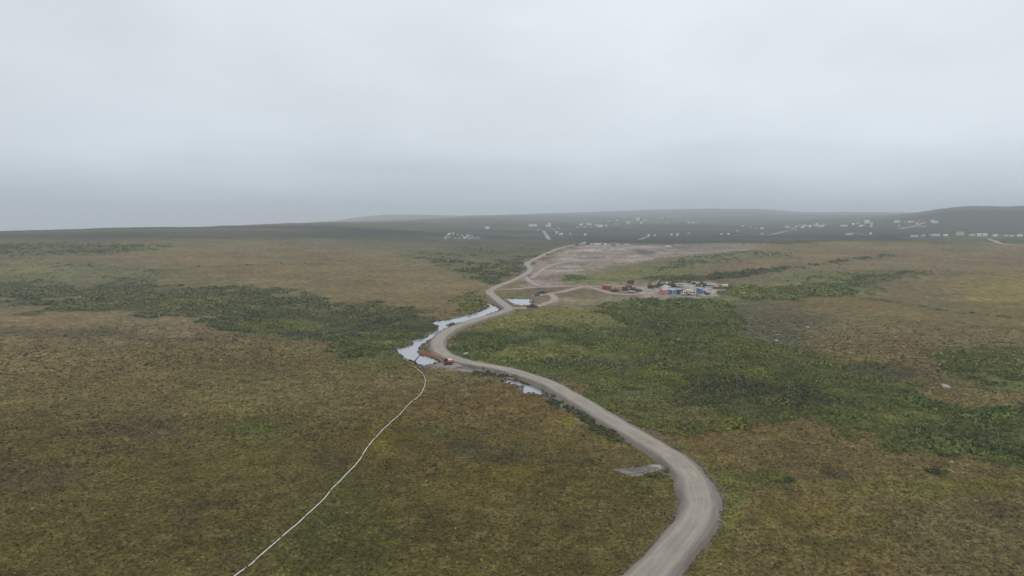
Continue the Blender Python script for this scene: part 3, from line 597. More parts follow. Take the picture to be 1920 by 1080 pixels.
fx = np.concatenate(fx); fy = np.concatenate(fy); d1, d2 = clearings(fx, fy); ok = (d1 > 1.0) & (d2 > -.5) & (RNG.random(len(fx)) < .5 + .7 * fbm(fx, fy, 7, 87, 2)); fx, fy = fx[ok], fy[ok]; d1, d2 = d1[ok], d2[ok]
fz = np.maximum(relief(fx, fy, d1, d2), WATER_Z - .05)
tag(scatter('shore_sedge', fx, fy, fz, .28 + .40 * RNG.random(len(fx)), np.array([.085, .088, .034]) * np.exp(RNG.normal(0, .35, (len(fx), 1))), TA, M_LEAF), 'dark sedge and low willow fringing the pond edges', 'sedge', kind='stuff')
# loose stone along the embankment
M_STONE, n, b = new_mat('grey_stone'); at = nd(n, 'ShaderNodeAttribute', attribute_name='col'); n.links.new(at.outputs['Color'], b.inputs['Base Color']); b.inputs['Roughness'].default_value = .9
# ------------------------------------------------------------------ object builders
class MB:
    def __init__(s): s.v = []; s.f = []
    def add(s, vs, fs):
        b = len(s.v); s.v += [tuple(v) for v in vs]; s.f += [tuple(i + b for i in f) for f in fs]; return s
    def box(s, c, d, rz=0, ry=0, ch=0.0):
        x, y, z = (k / 2 for k in d); M = Matrix.Translation(c) @ Matrix.Rotation(rz, 4, 'Z') @ Matrix.Rotation(ry, 4, 'Y')
        if ch <= 0:
            vs = [M @ Vector(p) for p in ((-x, -y, -z), (x, -y, -z), (x, y, -z), (-x, y, -z), (-x, -y, z), (x, -y, z), (x, y, z), (-x, y, z))]
            return s.add(vs, [(3, 2, 1, 0), (4, 5, 6, 7), (0, 1, 5, 4), (1, 2, 6, 5), (2, 3, 7, 6), (3, 0, 4, 7)])
        vs = []
        for zz, k in ((-z, 0), (z - ch, 0), (z, ch)):
            a, b = x - k, y - k; q = ch * .7
            vs += [(-a + q, -b, zz), (a - q, -b, zz), (a, -b + q, zz), (a, b - q, zz), (a - q, b, zz), (-a + q, b, zz), (-a, b - q, zz), (-a, -b + q, zz)]
        fs = [tuple(range(7, -1, -1)), tuple(range(16, 24))]
        for r in (0, 8): fs += [(r + i, r + (i + 1) % 8, r + 8 + (i + 1) % 8, r + 8 + i) for i in range(8)]
        return s.add([M @ Vector(p) for p in vs], fs)
    def prism(s, pts, y0, y1):          # outline in x,z pushed along y
        n = len(pts); vs = [(x, y0, z) for x, z in pts] + [(x, y1, z) for x, z in pts]
        return s.add(vs, [tuple(range(n)), tuple(range(2 * n - 1, n - 1, -1))] + [(i, i + n, (i + 1) % n + n, (i + 1) % n) for i in range(n)])
    def cyl(s, a, b, r0, r1=None, n=10):
        a = Vector(a); b = Vector(b); r1 = r0 if r1 is None else r1; d = (b - a).normalized(); u = d.orthogonal().normalized(); w = d.cross(u); vs = []
        for c, r in ((a, r0), (b, r1)): vs += [c + (u * math.cos(6.28318 * i / n) + w * math.sin(6.28318 * i / n)) * r for i in range(n)]
        return s.add(vs, [tuple(range(n - 1, -1, -1)), tuple(range(n, 2 * n))] + [(i, (i + 1) % n, (i + 1) % n + n, i + n) for i in range(n)])
    def bar(s, a, b, w, h):             # square beam between two points
        a = Vector(a); b = Vector(b); d = (b - a).normalized(); up = Vector((0, 0, 1)) if abs(d.z) < .95 else Vector((1, 0, 0)); u = d.cross(up).normalized(); k = u.cross(d); vs = []
        for c in (a, b): vs += [c - u * w / 2 - k * h / 2, c + u * w / 2 - k * h / 2, c + u * w / 2 + k * h / 2, c - u * w / 2 + k * h / 2]
        return s.add(vs, [(0, 1, 2, 3), (7, 6, 5, 4), (0, 4, 5, 1), (1, 5, 6, 2), (2, 6, 7, 3), (3, 7, 4, 0)])
    def tube(s, pts, r, n=8):
        P = [Vector(p) for p in pts]; vs = []
        for i, p in enumerate(P):
            d = (P[min(i + 1, len(P) - 1)] - P[max(i - 1, 0)]).normalized(); u = d.cross(Vector((0, 0, 1))).normalized(); w = u.cross(d)
            vs += [p + (u * math.cos(6.28318 * k / n) + w * math.sin(6.28318 * k / n)) * r for k in range(n)]
        fs = [(i * n + k, i * n + (k + 1) % n, (i + 1) * n + (k + 1) % n, (i + 1) * n + k) for i in range(len(P) - 1) for k in range(n)]
        return s.add(vs, fs + [tuple(range(n - 1, -1, -1)), tuple(range((len(P) - 1) * n, len(P) * n))])
    def rock(s, c, r, seed, squash=.7, n=2):
        import bmesh
        bm = bmesh.new(); bmesh.ops.create_icosphere(bm, subdivisions=n, radius=1.0); rr = np.random.default_rng(seed); ax = rr.normal(0, 1, (7, 3)); ax /= np.linalg.norm(ax, axis=1)[:, None]; cut = .62 + .3 * rr.random(7)
        st = .75 + .5 * rr.random(3); vs = []
        for v in bm.verts:
            p = np.array(v.co)
            for a, q in zip(ax, cut):
                d = p @ a
                if d > q: p = p - a * (d - q)
            p = p * st * r * (1 + rr.normal(0, .025)); vs.append((c[0] + p[0], c[1] + p[1], c[2] + p[2] * squash))
        bm.verts.index_update(); fs = [tuple(v.index for v in f.verts) for f in bm.faces]; bm.free(); return s.add(vs, fs)
    def build(s, name, mat, parent=None):
        me = bpy.data.meshes.new(name); me.from_pydata(s.v, [], s.f); me.update(); me.materials.append(mat)
        o = bpy.data.objects.new(name, me); COL.objects.link(o); o.parent = parent; return o
_mats = {}
def paint(name, colr, rough=.55, wear=.35, wearcol=(.16, .10, .07), scale=1.4, metal=0.0):
    if name in _mats: return _mats[name]
    m, n, b = new_mat(name); tcn = nd(n, 'ShaderNodeTexCoord').outputs['Object']
    a = noise(n, scale, 5, .7, tcn); c = noise(n, scale * .35, 3, .5, tcn)
    k = mixc(n, maprange(n, a.outputs[0], .52, .72, 0, wear), colr, wearcol)
    k = scalecol(n, k, maprange(n, c.outputs[0], .3, .7, .85, 1.12))
    n.links.new(k, b.inputs['Base Color']); b.inputs['Roughness'].default_value = rough; b.inputs['Metallic'].default_value = metal; b.inputs['Specular IOR Level'].default_value = .3
    _mats[name] = m; return m
RED = paint('red_paint', (.36, .055, .045)); PINK = paint('faded_red_paint', (.62, .25, .24)); BLUE = paint('blue_paint', (.11, .20, .46)); GREEN = paint('dark_green_paint', (.035, .075, .065))
PBLUE = paint('pale_blue_paint', (.33, .42, .62)); WHITE = paint('white_paint', (.78, .78, .76), wear=.2); CREAM = paint('cream_paint', (.70, .65, .52), wear=.25); GREY = paint('grey_metal', (.36, .36, .36)); LGREY = paint('light_grey_metal', (.55, .53, .50))
RUST = paint('rusty_steel', (.15, .085, .06), .8, .5, (.08, .05, .04)); DARK = paint('dark_steel', (.035, .034, .036), .6, .3, (.07, .05, .04)); RUBBER = paint('tyre_rubber', (.025, .025, .026), .85, .2)
YELL = paint('faded_yellow_paint', (.46, .36, .15), .6, .5); OLIVE = paint('olive_paint', (.13, .12, .07), .7, .4); ORANGE = paint('orange_paint', (.54, .14, .06), .6, .4); CRIM = paint('crimson_paint', (.40, .012, .03), .45, .15)
PURP = paint('dull_purple_steel', (.075, .05, .065), .7, .4, (.12, .09, .08)); GLASS = paint('dark_glass', (.03, .035, .04), .1, 0); PIPE = paint('white_pipe_plastic', (.64, .63, .60), .5, .5, (.45, .42, .36)); TOPR = paint('weathered_white_roof', (.66, .64, .63), .6, .3)
MINT = paint('pale_green_roof', (.36, .44, .38), .6, .3); REDT = paint('faded_pink_roof', (.66, .42, .38), .6, .25); BLUET = paint('faded_blue_roof', (.46, .54, .68), .6, .25); LICHEN = paint('pale_lichen_stone', (.40, .39, .34), .9, .4, (.25, .24, .21)); WOOD = paint('weathered_timber', (.22, .17, .13), .85, .3)
YWALL = paint('yellow_wall', (.62, .54, .25), .7, .2); TAN = paint('tan_wall', (.50, .43, .33), .7, .2); BRED = paint('brown_red_wall', (.36, .16, .12), .7, .2); GWALL = paint('grey_wall', (.46, .47, .48), .7, .2); BWALL_ = paint('pale_blue_wall', (.44, .50, .58), .7, .2); GROOF = paint('grey_roof', (.40, .41, .43), .6, .2); DROOF = paint('dark_roof', (.13, .13, .14), .7, .2); WROOF = paint('white_roof', (.80, .81, .82), .5, .1); RROOF = paint('red_roof', (.38, .13, .10), .6, .2)
SCALE = 1.36
def thing(name, label, cat, x, y, rz=0.0, group=None, z=None, lift=0.0):
    o = bpy.data.objects.new(name, None); COL.objects.link(o); o.empty_display_size = .5
    o.location = (x, y, (ground_at(x, y) if z is None else z) + lift); o.rotation_euler = (0, 0, rz)
    if SCALE != 1: o.scale = (SCALE,) * 3
    return tag(o, label, cat, group)
def wheel(p, x, y, r, w=.35):
    t = MB().cyl((x, y - w / 2, r), (x, y + w / 2, r), r, n=14).build('wheel', RUBBER, p)
    MB().cyl((x, y - w / 2 - .02, r), (x, y + w / 2 + .02, r), r * .5, n=10).build('rim', GREY, t)
def container(label, u, v, rz, mat, roof, L=6.06, doors='x', group='shipping containers on the gravel yard', endmat=None):
    x, y, z = G(u, v); t = thing('shipping_container', label, 'container', x, y, rz, group, lift=.02); w, h = 2.44, 2.6
    s = MB(); n = int(L / .55)
    for sgn in (-1, 1):                   # corrugated sides
        q = []
        for i in range(n + 1):
            xx = -L / 2 + .1 + (L - .2) * i / n; q += [(xx - .1, sgn * (w / 2 - .02)), (xx + .06, sgn * (w / 2 - .02)), (xx + .12, sgn * (w / 2 - .09)), (xx + .3, sgn * (w / 2 - .09))]
        q = [(min(max(a, -L / 2 + .08), L / 2 - .08), b) for a, b in q]
        vs = [(a, b, .16) for a, b in q] + [(a, b, h - .1) for a, b in q]; m = len(q)
        s.add(vs, [(i, i + 1, i + 1 + m, i + m) if sgn < 0 else (i + 1, i, i + m, i + 1 + m) for i in range(m - 1)])
    s.box((-L / 2 + .06, 0, h / 2), (.06, w - .2, h - .3)); s.build('walls', mat, t)
    fr = MB()
    for sx in (-1, 1):
        for sy in (-1, 1): fr.box((sx * (L / 2 - .07), sy * (w / 2 - .07), h / 2), (.14, .14, h))
        for zz in (.08, h - .06): fr.box((sx * (L / 2 - .07), 0, zz), (.13, w - .29, .15))
    for sy in (-1, 1):
        for zz in (.08, h - .06): fr.box((0, sy * (w / 2 - .06), zz), (L - .29, .12, .15))
    fr.build('frame', endmat or mat, t)
    MB().box((0, 0, h + .012), (L - .1, w - .1, .05)).build('roof', roof, t)
    MB().box((0, 0, .10), (L - .3, w - .3, .12)).build('floor', WOOD, t)
    for sy in (-1, 1):
        d = MB().box((L / 2 - .04, sy * (w / 4 - .03), h / 2), (.06, w / 2 - .2, h - .32)).build('door', endmat and mat or mat, t)
        MB().cyl((L / 2 + .01, sy * .35, .25), (L / 2 + .01, sy * .35, h - .25), .03, n=6).build('lock_rod', LGREY, d)
    return t
def truck(label, u, v, rz, cabmat, bedmat, kind='box', L=6.5, name='truck', cat='truck', group=None):
    x, y, z = G(u, v); t = thing(name, label, cat, x, y, rz, group, lift=.02); W2 = 2.3
    MB().box((0, 0, .72), (L, .9, .22)).build('chassis', DARK, t)
    c = MB().prism([(L / 2 - 2.0, .65), (L / 2, .65), (L / 2, 1.45), (L / 2 - .35, 2.35), (L / 2 - 2.0, 2.35)], -W2 / 2, W2 / 2).build('cab', cabmat, t)
    MB().prism([(L / 2 - .02, 1.5), (L / 2 + .02, 1.5), (L / 2 - .31, 2.25), (L / 2 - .35, 2.25)], -W2 / 2 + .15, W2 / 2 - .15).build('windscreen', GLASS, c)
    for sy in (-1, 1): MB().box((L / 2 - 1.1, sy * (W2 / 2 + .01), 1.85), (1.1, .03, .6)).build('side_window', GLASS, c)
    bl = L - 2.2
    if kind == 'box':
        MB().box((-L / 2 + bl / 2, 0, 1.95), (bl, W2 + .1, 2.1), ch=.08).build('cargo_box', bedmat, t)
    elif kind == 'tank':
        MB().cyl((-L / 2, 0, 1.75), (-L / 2 + bl, 0, 1.75), .95, n=16).build('tank', bedmat, t)
    elif kind == 'tipper':
        MB().prism([(-L / 2 - .3, 1.2), (-L / 2 + bl, 1.0), (-L / 2 + bl + .1, 2.3), (-L / 2 - .6, 2.0)], -W2 / 2, W2 / 2).build('tipper_body', bedmat, t)
    else:
        d = MB().box((-L / 2 + bl / 2, 0, .98), (bl, W2, .16)); d.build('flat_deck', bedmat, t)
        for sy in (-1, 1): MB().box((-L / 2 + bl / 2, sy * (W2 / 2 - .04), 1.26), (bl, .08, .4)).build('side_board', bedmat, t)
    for xx in (L / 2 - 1.1, -L / 2 + 1.2, -L / 2 + 2.3):
        for sy in (-1, 1): wheel(t, xx, sy * (W2 / 2 - .15), .48)
    return t
def pickup(label, u, v, rz, mat, group=None):
    x, y, z = G(u, v); t = thing('pickup_truck', label, 'pickup', x, y, rz, group, lift=.04); W2 = 1.8
    b = MB().prism([(-2.6, .45), (2.6, .45), (2.65, .95), (1.2, 1.08), (-2.6, 1.08)], -W2 / 2, W2 / 2); b.build('body', mat, t)
    c = MB().prism([(-1.2, 1.08), (1.15, 1.08), (.45, 1.72), (-1.0, 1.72)], -W2 / 2 + .1, W2 / 2 - .1).build('cab', mat, t)
    MB().prism([(.5, 1.71), (.53, 1.71), (1.15, 1.12), (1.1, 1.12)], -W2 / 2 + .2, W2 / 2 - .2).build('windscreen', GLASS, c)
    for sy in (-1, 1): MB().prism([(-1.0, 1.14), (.9, 1.14), (.38, 1.64), (-.9, 1.64)], sy * (W2 / 2 - .1) - .02, sy * (W2 / 2 - .1) + .02).build('side_window', GLASS, c)
    for xx in (1.65, -1.6):
        for sy in (-1, 1): wheel(t, xx, sy * (W2 / 2 - .1), .38, .25)
    return t
def track_unit(p, y, L, h, w, name='track'):
    pts = []
    for i in range(9): a = math.pi / 2 + math.pi * i / 8; pts.append((-L / 2 + h / 2 + math.cos(a) * h / 2, h / 2 + math.sin(a) * h / 2))
    for i in range(9): a = -math.pi / 2 + math.pi * i / 8; pts.append((L / 2 - h / 2 + math.cos(a) * h / 2, h / 2 + math.sin(a) * h / 2))
    tr = MB().prism(pts[::-1], y - w / 2, y + w / 2).build(name, DARK, p)
    for i in range(4): MB().cyl((-L / 2 + h / 2 + (L - h) * i / 3, y - w / 2 - .03, h / 2), (-L / 2 + h / 2 + (L - h) * i / 3, y + w / 2 + .03, h / 2), h * .33, n=8).build('roller', RUST, tr)
def old_digger(label, u, v, rz, mat, arm=None, sc=1.0, reach=(2.6, 3.6, 4.6, .9), group='rusting machines on the gravel yard'):
    x, y, z = G(u, v); t = thing('excavator', label, 'excavator', x, y, rz, group, lift=.02); t.scale = (sc * SCALE,) * 3; arm = arm or mat
    for sy in (-1, 1): track_unit(t, sy * 1.0, 3.6, .85, .55)
    MB().cyl((0, 0, .6), (0, 0, 1.0), .7).build('slew_ring', DARK, t)
    MB().box((-.5, -.1, 1.55), (2.6, 2.3, 1.05), ch=.12).build('engine_house', mat, t)
    c = MB().prism([(.35, 1.05), (1.55, 1.05), (1.6, 1.9), (1.35, 2.7), (.35, 2.7)], .25, 1.15).build('cab', mat, t)
    MB().prism([(.45, 1.75), (1.5, 1.75), (1.3, 2.55), (.45, 2.55)], 1.14, 1.18).build('cab_window', GLASS, c)
    bx, bz, sx, sz = reach
    MB().bar((.9, -.35, 1.4), (bx, -.35, bz), .38, .55).bar((bx, -.35, bz), (bx + 1.0, -.35, bz - .1), .36, .5).build('boom', arm, t)
    MB().bar((bx + .9, -.35, bz), (sx, -.35, sz + .8), .3, .42).build('stick', arm, t)
    MB().prism([(sx - .5, sz - .2), (sx + .2, sz - .5), (sx + .5, sz + .3), (sx + .1, sz + .85), (sx - .2, sz + .8)], -.85, .15).build('bucket', DARK, t)
    MB().cyl((1.2, -.35, 1.3), ((bx + .9) / 2 + .3, -.35, (bz + 1.2) / 2), .09, n=6).build('hydraulic_ram', LGREY, t)
    return t
def dozer(label, u, v, rz, mat, cabmat=None, group='rusting machines on the gravel yard', sc=1.0, blade=True):
    x, y, z = G(u, v); t = thing('bulldozer', label, 'bulldozer', x, y, rz, group, lift=.02); t.scale = (sc * SCALE,) * 3
    for sy in (-1, 1): track_unit(t, sy * .95, 3.3, .95, .5)
    MB().prism([(-.3, .7), (1.7, .7), (1.7, 1.65), (-.3, 1.8)], -.55, .55).build('hood', mat, t)
    MB().box((-.9, 0, 1.0), (1.2, 1.3, .9), ch=.08).build('rear_body', mat, t)
    c = MB().box((-.75, 0, 2.05), (1.2, 1.25, 1.2)).build('cab', cabmat or mat, t)
    MB().box((-.14, 0, 2.2), (.04, 1.0, .6)).build('front_window', GLASS, c)
    MB().cyl((.9, .25, 1.7), (.9, .25, 2.6), .07, n=7).build('exhaust', DARK, t)
    if blade:
        MB().prism([(2.3, .15), (2.42, .15), (2.3, .65), (2.42, 1.2), (2.3, 1.2), (2.18, .65)], -1.5, 1.5).build('blade', RUST, t)
        for sy in (-1, 1): MB().bar((.4, sy * 1.28, .5), (2.3, sy * 1.28, .5), .12, .2).build('push_arm', RUST, t)
    return t
def loader(label, u, v, rz, mat, group='rusting machines on the gravel yard', sc=1.0):
    x, y, z = G(u, v); t = thing('wheel_loader', label, 'loader', x, y, rz, group, lift=.02); t.scale = (sc * SCALE,) * 3
    MB().box((-1.3, 0, 1.5), (2.4, 1.5, 1.1), ch=.12).build('engine_house', mat, t)
    c = MB().box((.1, 0, 2.2), (1.3, 1.4, 1.7), ch=.08).build('cab', mat, t); MB().box((.76, 0, 2.4), (.04, 1.1, .9)).build('front_window', GLASS, c)
    MB().box((1.4, 0, 1.1), (1.4, 1.0, .7)).build('front_frame', mat, t)
    for sy in (-1, 1): MB().bar((1.0, sy * .55, 1.7), (3.0, sy * .55, .8), .2, .32).build('lift_arm', mat, t)
    MB().prism([(2.9, .1), (3.9, .15), (3.1, .4), (3.0, 1.2), (2.8, 1.2), (2.7, .5)], -1.3, 1.3).build('bucket', RUST, t)
    for xx in (-1.3, 1.4):
        for sy in (-1, 1): wheel(t, xx, sy * .95, .78, .5)
    return t
def flat_trailer(label, u, v, rz, deck, L=6.0, group=None, load=None):
    x, y, z = G(u, v); t = thing('flat_trailer', label, 'trailer', x, y, rz, group, lift=.02)
    MB().box((0, 0, .95), (L, 2.3, .22), ch=.03).build('deck', deck, t); MB().box((0, 0, .70), (L - .4, .8, .26)).build('frame', DARK, t); MB().bar((L / 2, 0, .72), (L / 2 + 1.4, 0, .5), .15, .15).build('drawbar', DARK, t)
    for xx in (-L / 2 + .8, -L / 2 + 1.9):
        for sy in (-1, 1): wheel(t, xx, sy * 1.0, .42, .3)
    if load: load(t)
    return t
# ------------------------------------------------------------------ the long-reach machine at the pond
ex, ey, ez = G(838, 683.5, None, .9)
base_h = float(base_z(ex, ey)) + .95
E = thing('excavator', 'red and white excavator with a long orange boom reaching over the pond', 'excavator', ex + .4, ey, R(184), None, z=base_h); E.scale = (.78, .78, .78)
for sy in (-1, 1): track_unit(E, sy * 1.25, 4.2, .9, .7)
MB().cyl((0, 0, .65), (0, 0, 1.0), .95, n=14).build('slew_ring', DARK, E)
MB().prism([(-2.5, 1.0), (1.0, 1.0), (1.0, 1.75), (-2.2, 1.75), (-2.5, 1.6)], -1.45, 1.45).build('upper_body', CRIM, E)
h = MB().box((-1.05, .15, 2.25), (2.2, 2.5, .98), ch=.12).build('engine_hood', paint('pink_white_paint', (.82, .62, .64), .5, .15), E)
MB().box((-1.05, 1.42, 2.12), (2.0, .03, .24)).build('stripe', CRIM, h); MB().box((-1.05, -1.12, 2.12), (2.0, .03, .24)).build('stripe', CRIM, h)
MB().cyl((-1.7, .7, 2.7), (-1.7, .7, 3.1), .09, n=8).build('exhaust', DARK, h)
MB().prism([(-3.0, .95), (-2.5, .9), (-2.5, 2.3), (-2.85, 2.3), (-3.05, 2.0)], -1.4, 1.4).build('counterweight', CRIM, E)
c = MB().prism([(.1, 1.76), (1.75, 1.76), (1.8, 2.4), (1.5, 3.15), (.1, 3.15)], .45, 1.45).build('cab', DARK, E)
MB().prism([(.25, 2.3), (1.7, 2.3), (1.42, 3.0), (.25, 3.0)], 1.44, 1.48).build('cab_window', GLASS, c)
MB().prism([(1.78, 1.8), (1.83, 2.4), (1.53, 3.1), (1.50, 3.1), (1.79, 2.4), (1.74, 1.8)][::-1], .52, 1.38).build('windscreen', GLASS, c)
MB().prism([(.9, 1.4), (1.7, 1.3), (4.2, 2.7), (8.2, 4.4), (13.0, 5.2), (13.3, 5.6), (12.8, 5.85), (8.0, 5.2), (3.6, 3.8), (1.0, 2.4)][::-1], -.30, .30).build('boom', ORANGE, E)
MB().prism([(12.6, 5.7), (12.9, 5.2), (13.7, 5.9), (13.6, 6.9), (13.1, 7.0)][::-1], -.3, .3).build('stick_bracket', ORANGE, E)
MB().cyl((1.7, .6, 1.5), (5.4, .5, 3.5), .16, n=8).build('boom_ram', LGREY, E); MB().cyl((1.7, -.6, 1.5), (5.4, -.5, 3.5), .16, n=8).build('boom_ram', LGREY, E)
MB().cyl((5.4, 0, 5.3), (13.3, 0, 6.8), .15, n=8).build('stick_ram', ORANGE, E)
MB().bar((13.2, 0, 6.0), (17.3, .1, 1.0), .36, .5).build('stick', paint('brown_orange_paint', (.16, .075, .045), .6, .4), E)
MB().prism([(16.9, .2), (17.5, -.6), (18.2, -.2), (18.0, .8), (17.5, 1.3), (17.1, 1.2)][::-1], -.45, .65).build('bucket', paint('worn_orange_steel', (.40, .19, .06), .6, .4), E)
# gravel pad under the machine
pm = MB(); rr = np.random.default_rng(5); NP = 26
ring = lambda r, z, j: [(ex + 0.2 + (math.cos(6.283 * i / NP) * r * 1.55 + j * rr.normal()), ey + math.sin(6.283 * i / NP) * r + j * rr.normal(), z) for i in range(NP)]
vs = ring(2.9, base_h, .12) + ring(5.0, -.9, .35); pm.add(vs, [tuple(range(NP))] + [(i, i + NP, (i + 1) % NP + NP, (i + 1) % NP) for i in range(NP)])
o = pm.build('gravel_pad', M_ROAD, None); tag(o, 'small gravel bench beside the road under the excavator', kind='structure')
# ------------------------------------------------------------------ the white hose across the tundra
HOSE = [(776, 686), (783, 692), (790, 698), (795, 706), (797, 714), (794, 727), (787, 738), (771, 752), (757, 766), (737, 787), (718, 805), (701, 823), (688, 839), (674, 860), (655, 882), (640, 899), (622, 916), (606, 936), (590, 950), (566, 972), (545, 989), (522, 1011), (500, 1031), (474, 1056), (442, 1080), (405, 1110), (370, 1150)]
hp, hq = resample(spline(GP(HOSE, None, .25)), .5); wob = fbm(hq, hq * 0, 22, 33, 3) * .16 + fbm(hq, hq * 0 + 4, 3.5, 35, 2) * .03
Tn = np.gradient(hp[:, :2], axis=0); Tn /= np.linalg.norm(Tn, axis=1)[:, None]; hx_ = hp[:, 0] + Tn[:, 1] * wob; hy_ = hp[:, 1] - Tn[:, 0] * wob
d1, d2 = clearings(hx_, hy_); hz_ = relief(hx_, hy_, d1, d2); hz_ = np.convolve(np.pad(hz_, 3, mode='edge'), np.ones(7) / 7, 'valid') + .12
hpts = list(zip(hx_, hy_, hz_)); ctr = hpts[len(hpts) // 2]
SCALE = 1.0
H = thing('discharge_hose', 'long white jointed hose snaking across the brown tundra to the pond', 'hose', ctr[0], ctr[1], z=ctr[2])
rel = [(a - ctr[0], b - ctr[1], c - ctr[2]) for a, b, c in hpts]
MB().tube(rel, .105, 8).build('hose_wall', PIPE, H)
k = 9
while k < len(rel) - 4:
    ln = 1 if random.random() < .8 else 2
    MB().tube(rel[k:k + ln + 1], .13, 8).build('coupling', DARK, H); k += random.choice((14, 23, 31, 37, 44, 52))
# ------------------------------------------------------------------ boulders and rubble
def boulder(u, v, r, label, seed, mat=LICHEN, sq=.7, group='pale boulders beside the gravel road'):
    x, y, z = G(u, v); o = MB().rock((0, 0, 0), r, seed, sq).build('boulder', mat); o.location = (x, y, ground_at(x, y) + r * sq * .35); tag(o, label, 'boulder', group)
boulder(857, 671, 1.3, 'low pale boulder close to the road edge behind the excavator', 3, sq=.45)
boulder(874, 666, 1.25, 'large whitish boulder at the edge of the willow scrub', 5)
boulder(887, 664.5, .9, 'small whitish boulder right of the larger one in the scrub', 8)
boulder(1775, 727, 1.5, 'pale lichen covered rock outcrop standing in the right scrub', 12, sq=.5, group=None)
boulder(1768, 722, .9, 'lesser pale rock behind the outcrop in the right scrub', 14, sq=.5, group=None)
boulder(1514, 614, 1.3, 'flat white rock on the grey heath slope', 15, sq=.35, group=None); boulder(1455, 639, 1.2, 'whitish rock low on the grey heath slope', 16, sq=.35, group=None); boulder(1499, 657, 1.2, 'pale rock at the top edge of the right scrub', 18, sq=.4, group=None)
def rubble(name, label, pts, rmin, rmax, n, spread, mat, seed):
    rr = np.random.default_rng(seed); m = MB(); L = spline(GP(pts)); L, q = resample(L, 1.0)
    for i in range(n):
        p = L[rr.integers(0, len(L))]; x = p[0] + rr.normal(0, spread); y = p[1] + rr.normal(0, spread); r = rmin + (rmax - rmin) * rr.random() ** 2
        a, b_ = clearings(np.array([x]), np.array([y]))
        if b_[0] < -.8: continue
        zg = ground_at(x, y)
        if a[0] < 1.3: zg = float(base_z(x, y)) + .95 - max(0, a[0] - .2) * 1.0 if a[0] > -.3 else None
        if zg is None: continue
        m.rock((x, y, zg + r * .25), r, int(rr.integers(0, 1e6)), .7, 1)
    o = m.build(name, mat); tag(o, label, 'stones', kind='stuff')
STONE = paint('grey_brown_stone', (.22, .20, .185), .9, .5, (.10, .09, .08), .25)
rubble('rubble', 'grey broken stone tipped along the pond side of the road', [(790, 688), (815, 688), (840, 688), (870, 690), (900, 694), (930, 700), (965, 708)], .25, .8, 260, 1.6, STONE, 3)
rubble('rubble', 'broken stone on the narrow bank between the pond and road', [(795, 655), (803, 645), (808, 638), (818, 628), (833, 615), (850, 607)], .25, .75, 150, 1.4, STONE, 4)
rubble('rubble', 'loose gravel lumps on the right verge of the road', [(1030, 706), (1070, 728), (1110, 752), (1150, 775), (1195, 800), (1240, 822), (1290, 852), (1330, 885), (1352, 930), (1350, 985)], .10, .38, 420, .9, STONE, 6)
rubble('rubble', 'stones of the gravel pull-out beside the near bend', [(1165, 881), (1190, 880), (1215, 879), (1245, 882)], .10, .32, 160, .9, STONE, 7)
def specks(label, poly, n, rmin, rmax, seed):
    rr = np.random.default_rng(seed); m = MB(); us = [p[0] for p in poly]; vs_ = [p[1] for p in poly]; k = 0; pa = np.array(poly, float)
    while k < n:
        u = rr.uniform(min(us), max(us)); v = rr.uniform(min(vs_), max(vs_))
        if sdf(np.array([u]), np.array([v]), pa)[0] > 0: continue
        x, y, z = G(u, v)
        if fbm(np.array([x]), np.array([y]), 25, 83, 2)[0] < .05: k += .34; continue
        for q in range(int(rr.integers(1, 5))):
            xx = x + rr.normal(0, 1.6); yy = y + rr.normal(0, 1.2); m.rock((xx, yy, ground_at(xx, yy)), rmin + (rmax - rmin) * rr.random() ** 3, int(rr.integers(0, 1e6)), .35, 1)
        k += 1
    o = m.build('lichen_stones', LICHEN2); tag(o, label, 'stones', kind='stuff')
LICHEN2 = paint('grey_lichen_stone', (.30, .28, .23), .95, .5, (.17, .15, .11), .4)
specks('pale lichen stones dotted over the grey heath slope on the right', [(1390, 565), (1600, 572), (1920, 605), (1920, 690), (1700, 690), (1520, 665), (1400, 640)], 120, .25, 1.0, 31)
specks('pale lichen stones dotted over the near left tundra', [(0, 700), (700, 720), (620, 900), (420, 1080), (0, 1080)], 40, .08, .28, 32)
specks('pale lichen stones dotted over the near right tundra', [(1400, 830), (1920, 880), (1920, 1080), (1400, 1080)], 50, .08, .28, 33)
specks('pale lichen stones dotted over the tundra inside the road bend', [(800, 800), (1150, 830), (1240, 940), (1150, 1060), (760, 1060)], 40, .08, .28, 34)
# small stand-alone bushes
def bush(u, v, r, label, colr, seed, grp=None, sq=1.0):
    x, y, z = G(u, v); rr = np.random.default_rng(seed); X = x + rr.normal(0, r * .55, 9); Y = y + rr.normal(0, r * .4, 9); S = r * (.35 + .3 * rr.random(9))
    C = np.array(colr) * (1 + rr.normal(0, .15, (9, 1))); o = scatter('bush', X - x, Y - y, np.full(9, -.05), S, C, TA, M_LEAF); o.location = (x, y, ground_at(x, y)); tag(o, label, 'bush', grp)
bush(1237, 893, 2.0, 'low olive green bush beside the gravel pull-out', (.12, .125, .035), 3)
bush(1751, 884, 1.7, 'dark bush alone on the yellowish right foreground tundra', (.07, .09, .04), 5)
bush(1475, 902, 1.5, 'dark green bush in the grass right of the near road bend', (.06, .09, .04), 6)
bush(300, 800, 1.6, 'small green bush alone on the left foreground tundra', (.10, .12, .04), 7)
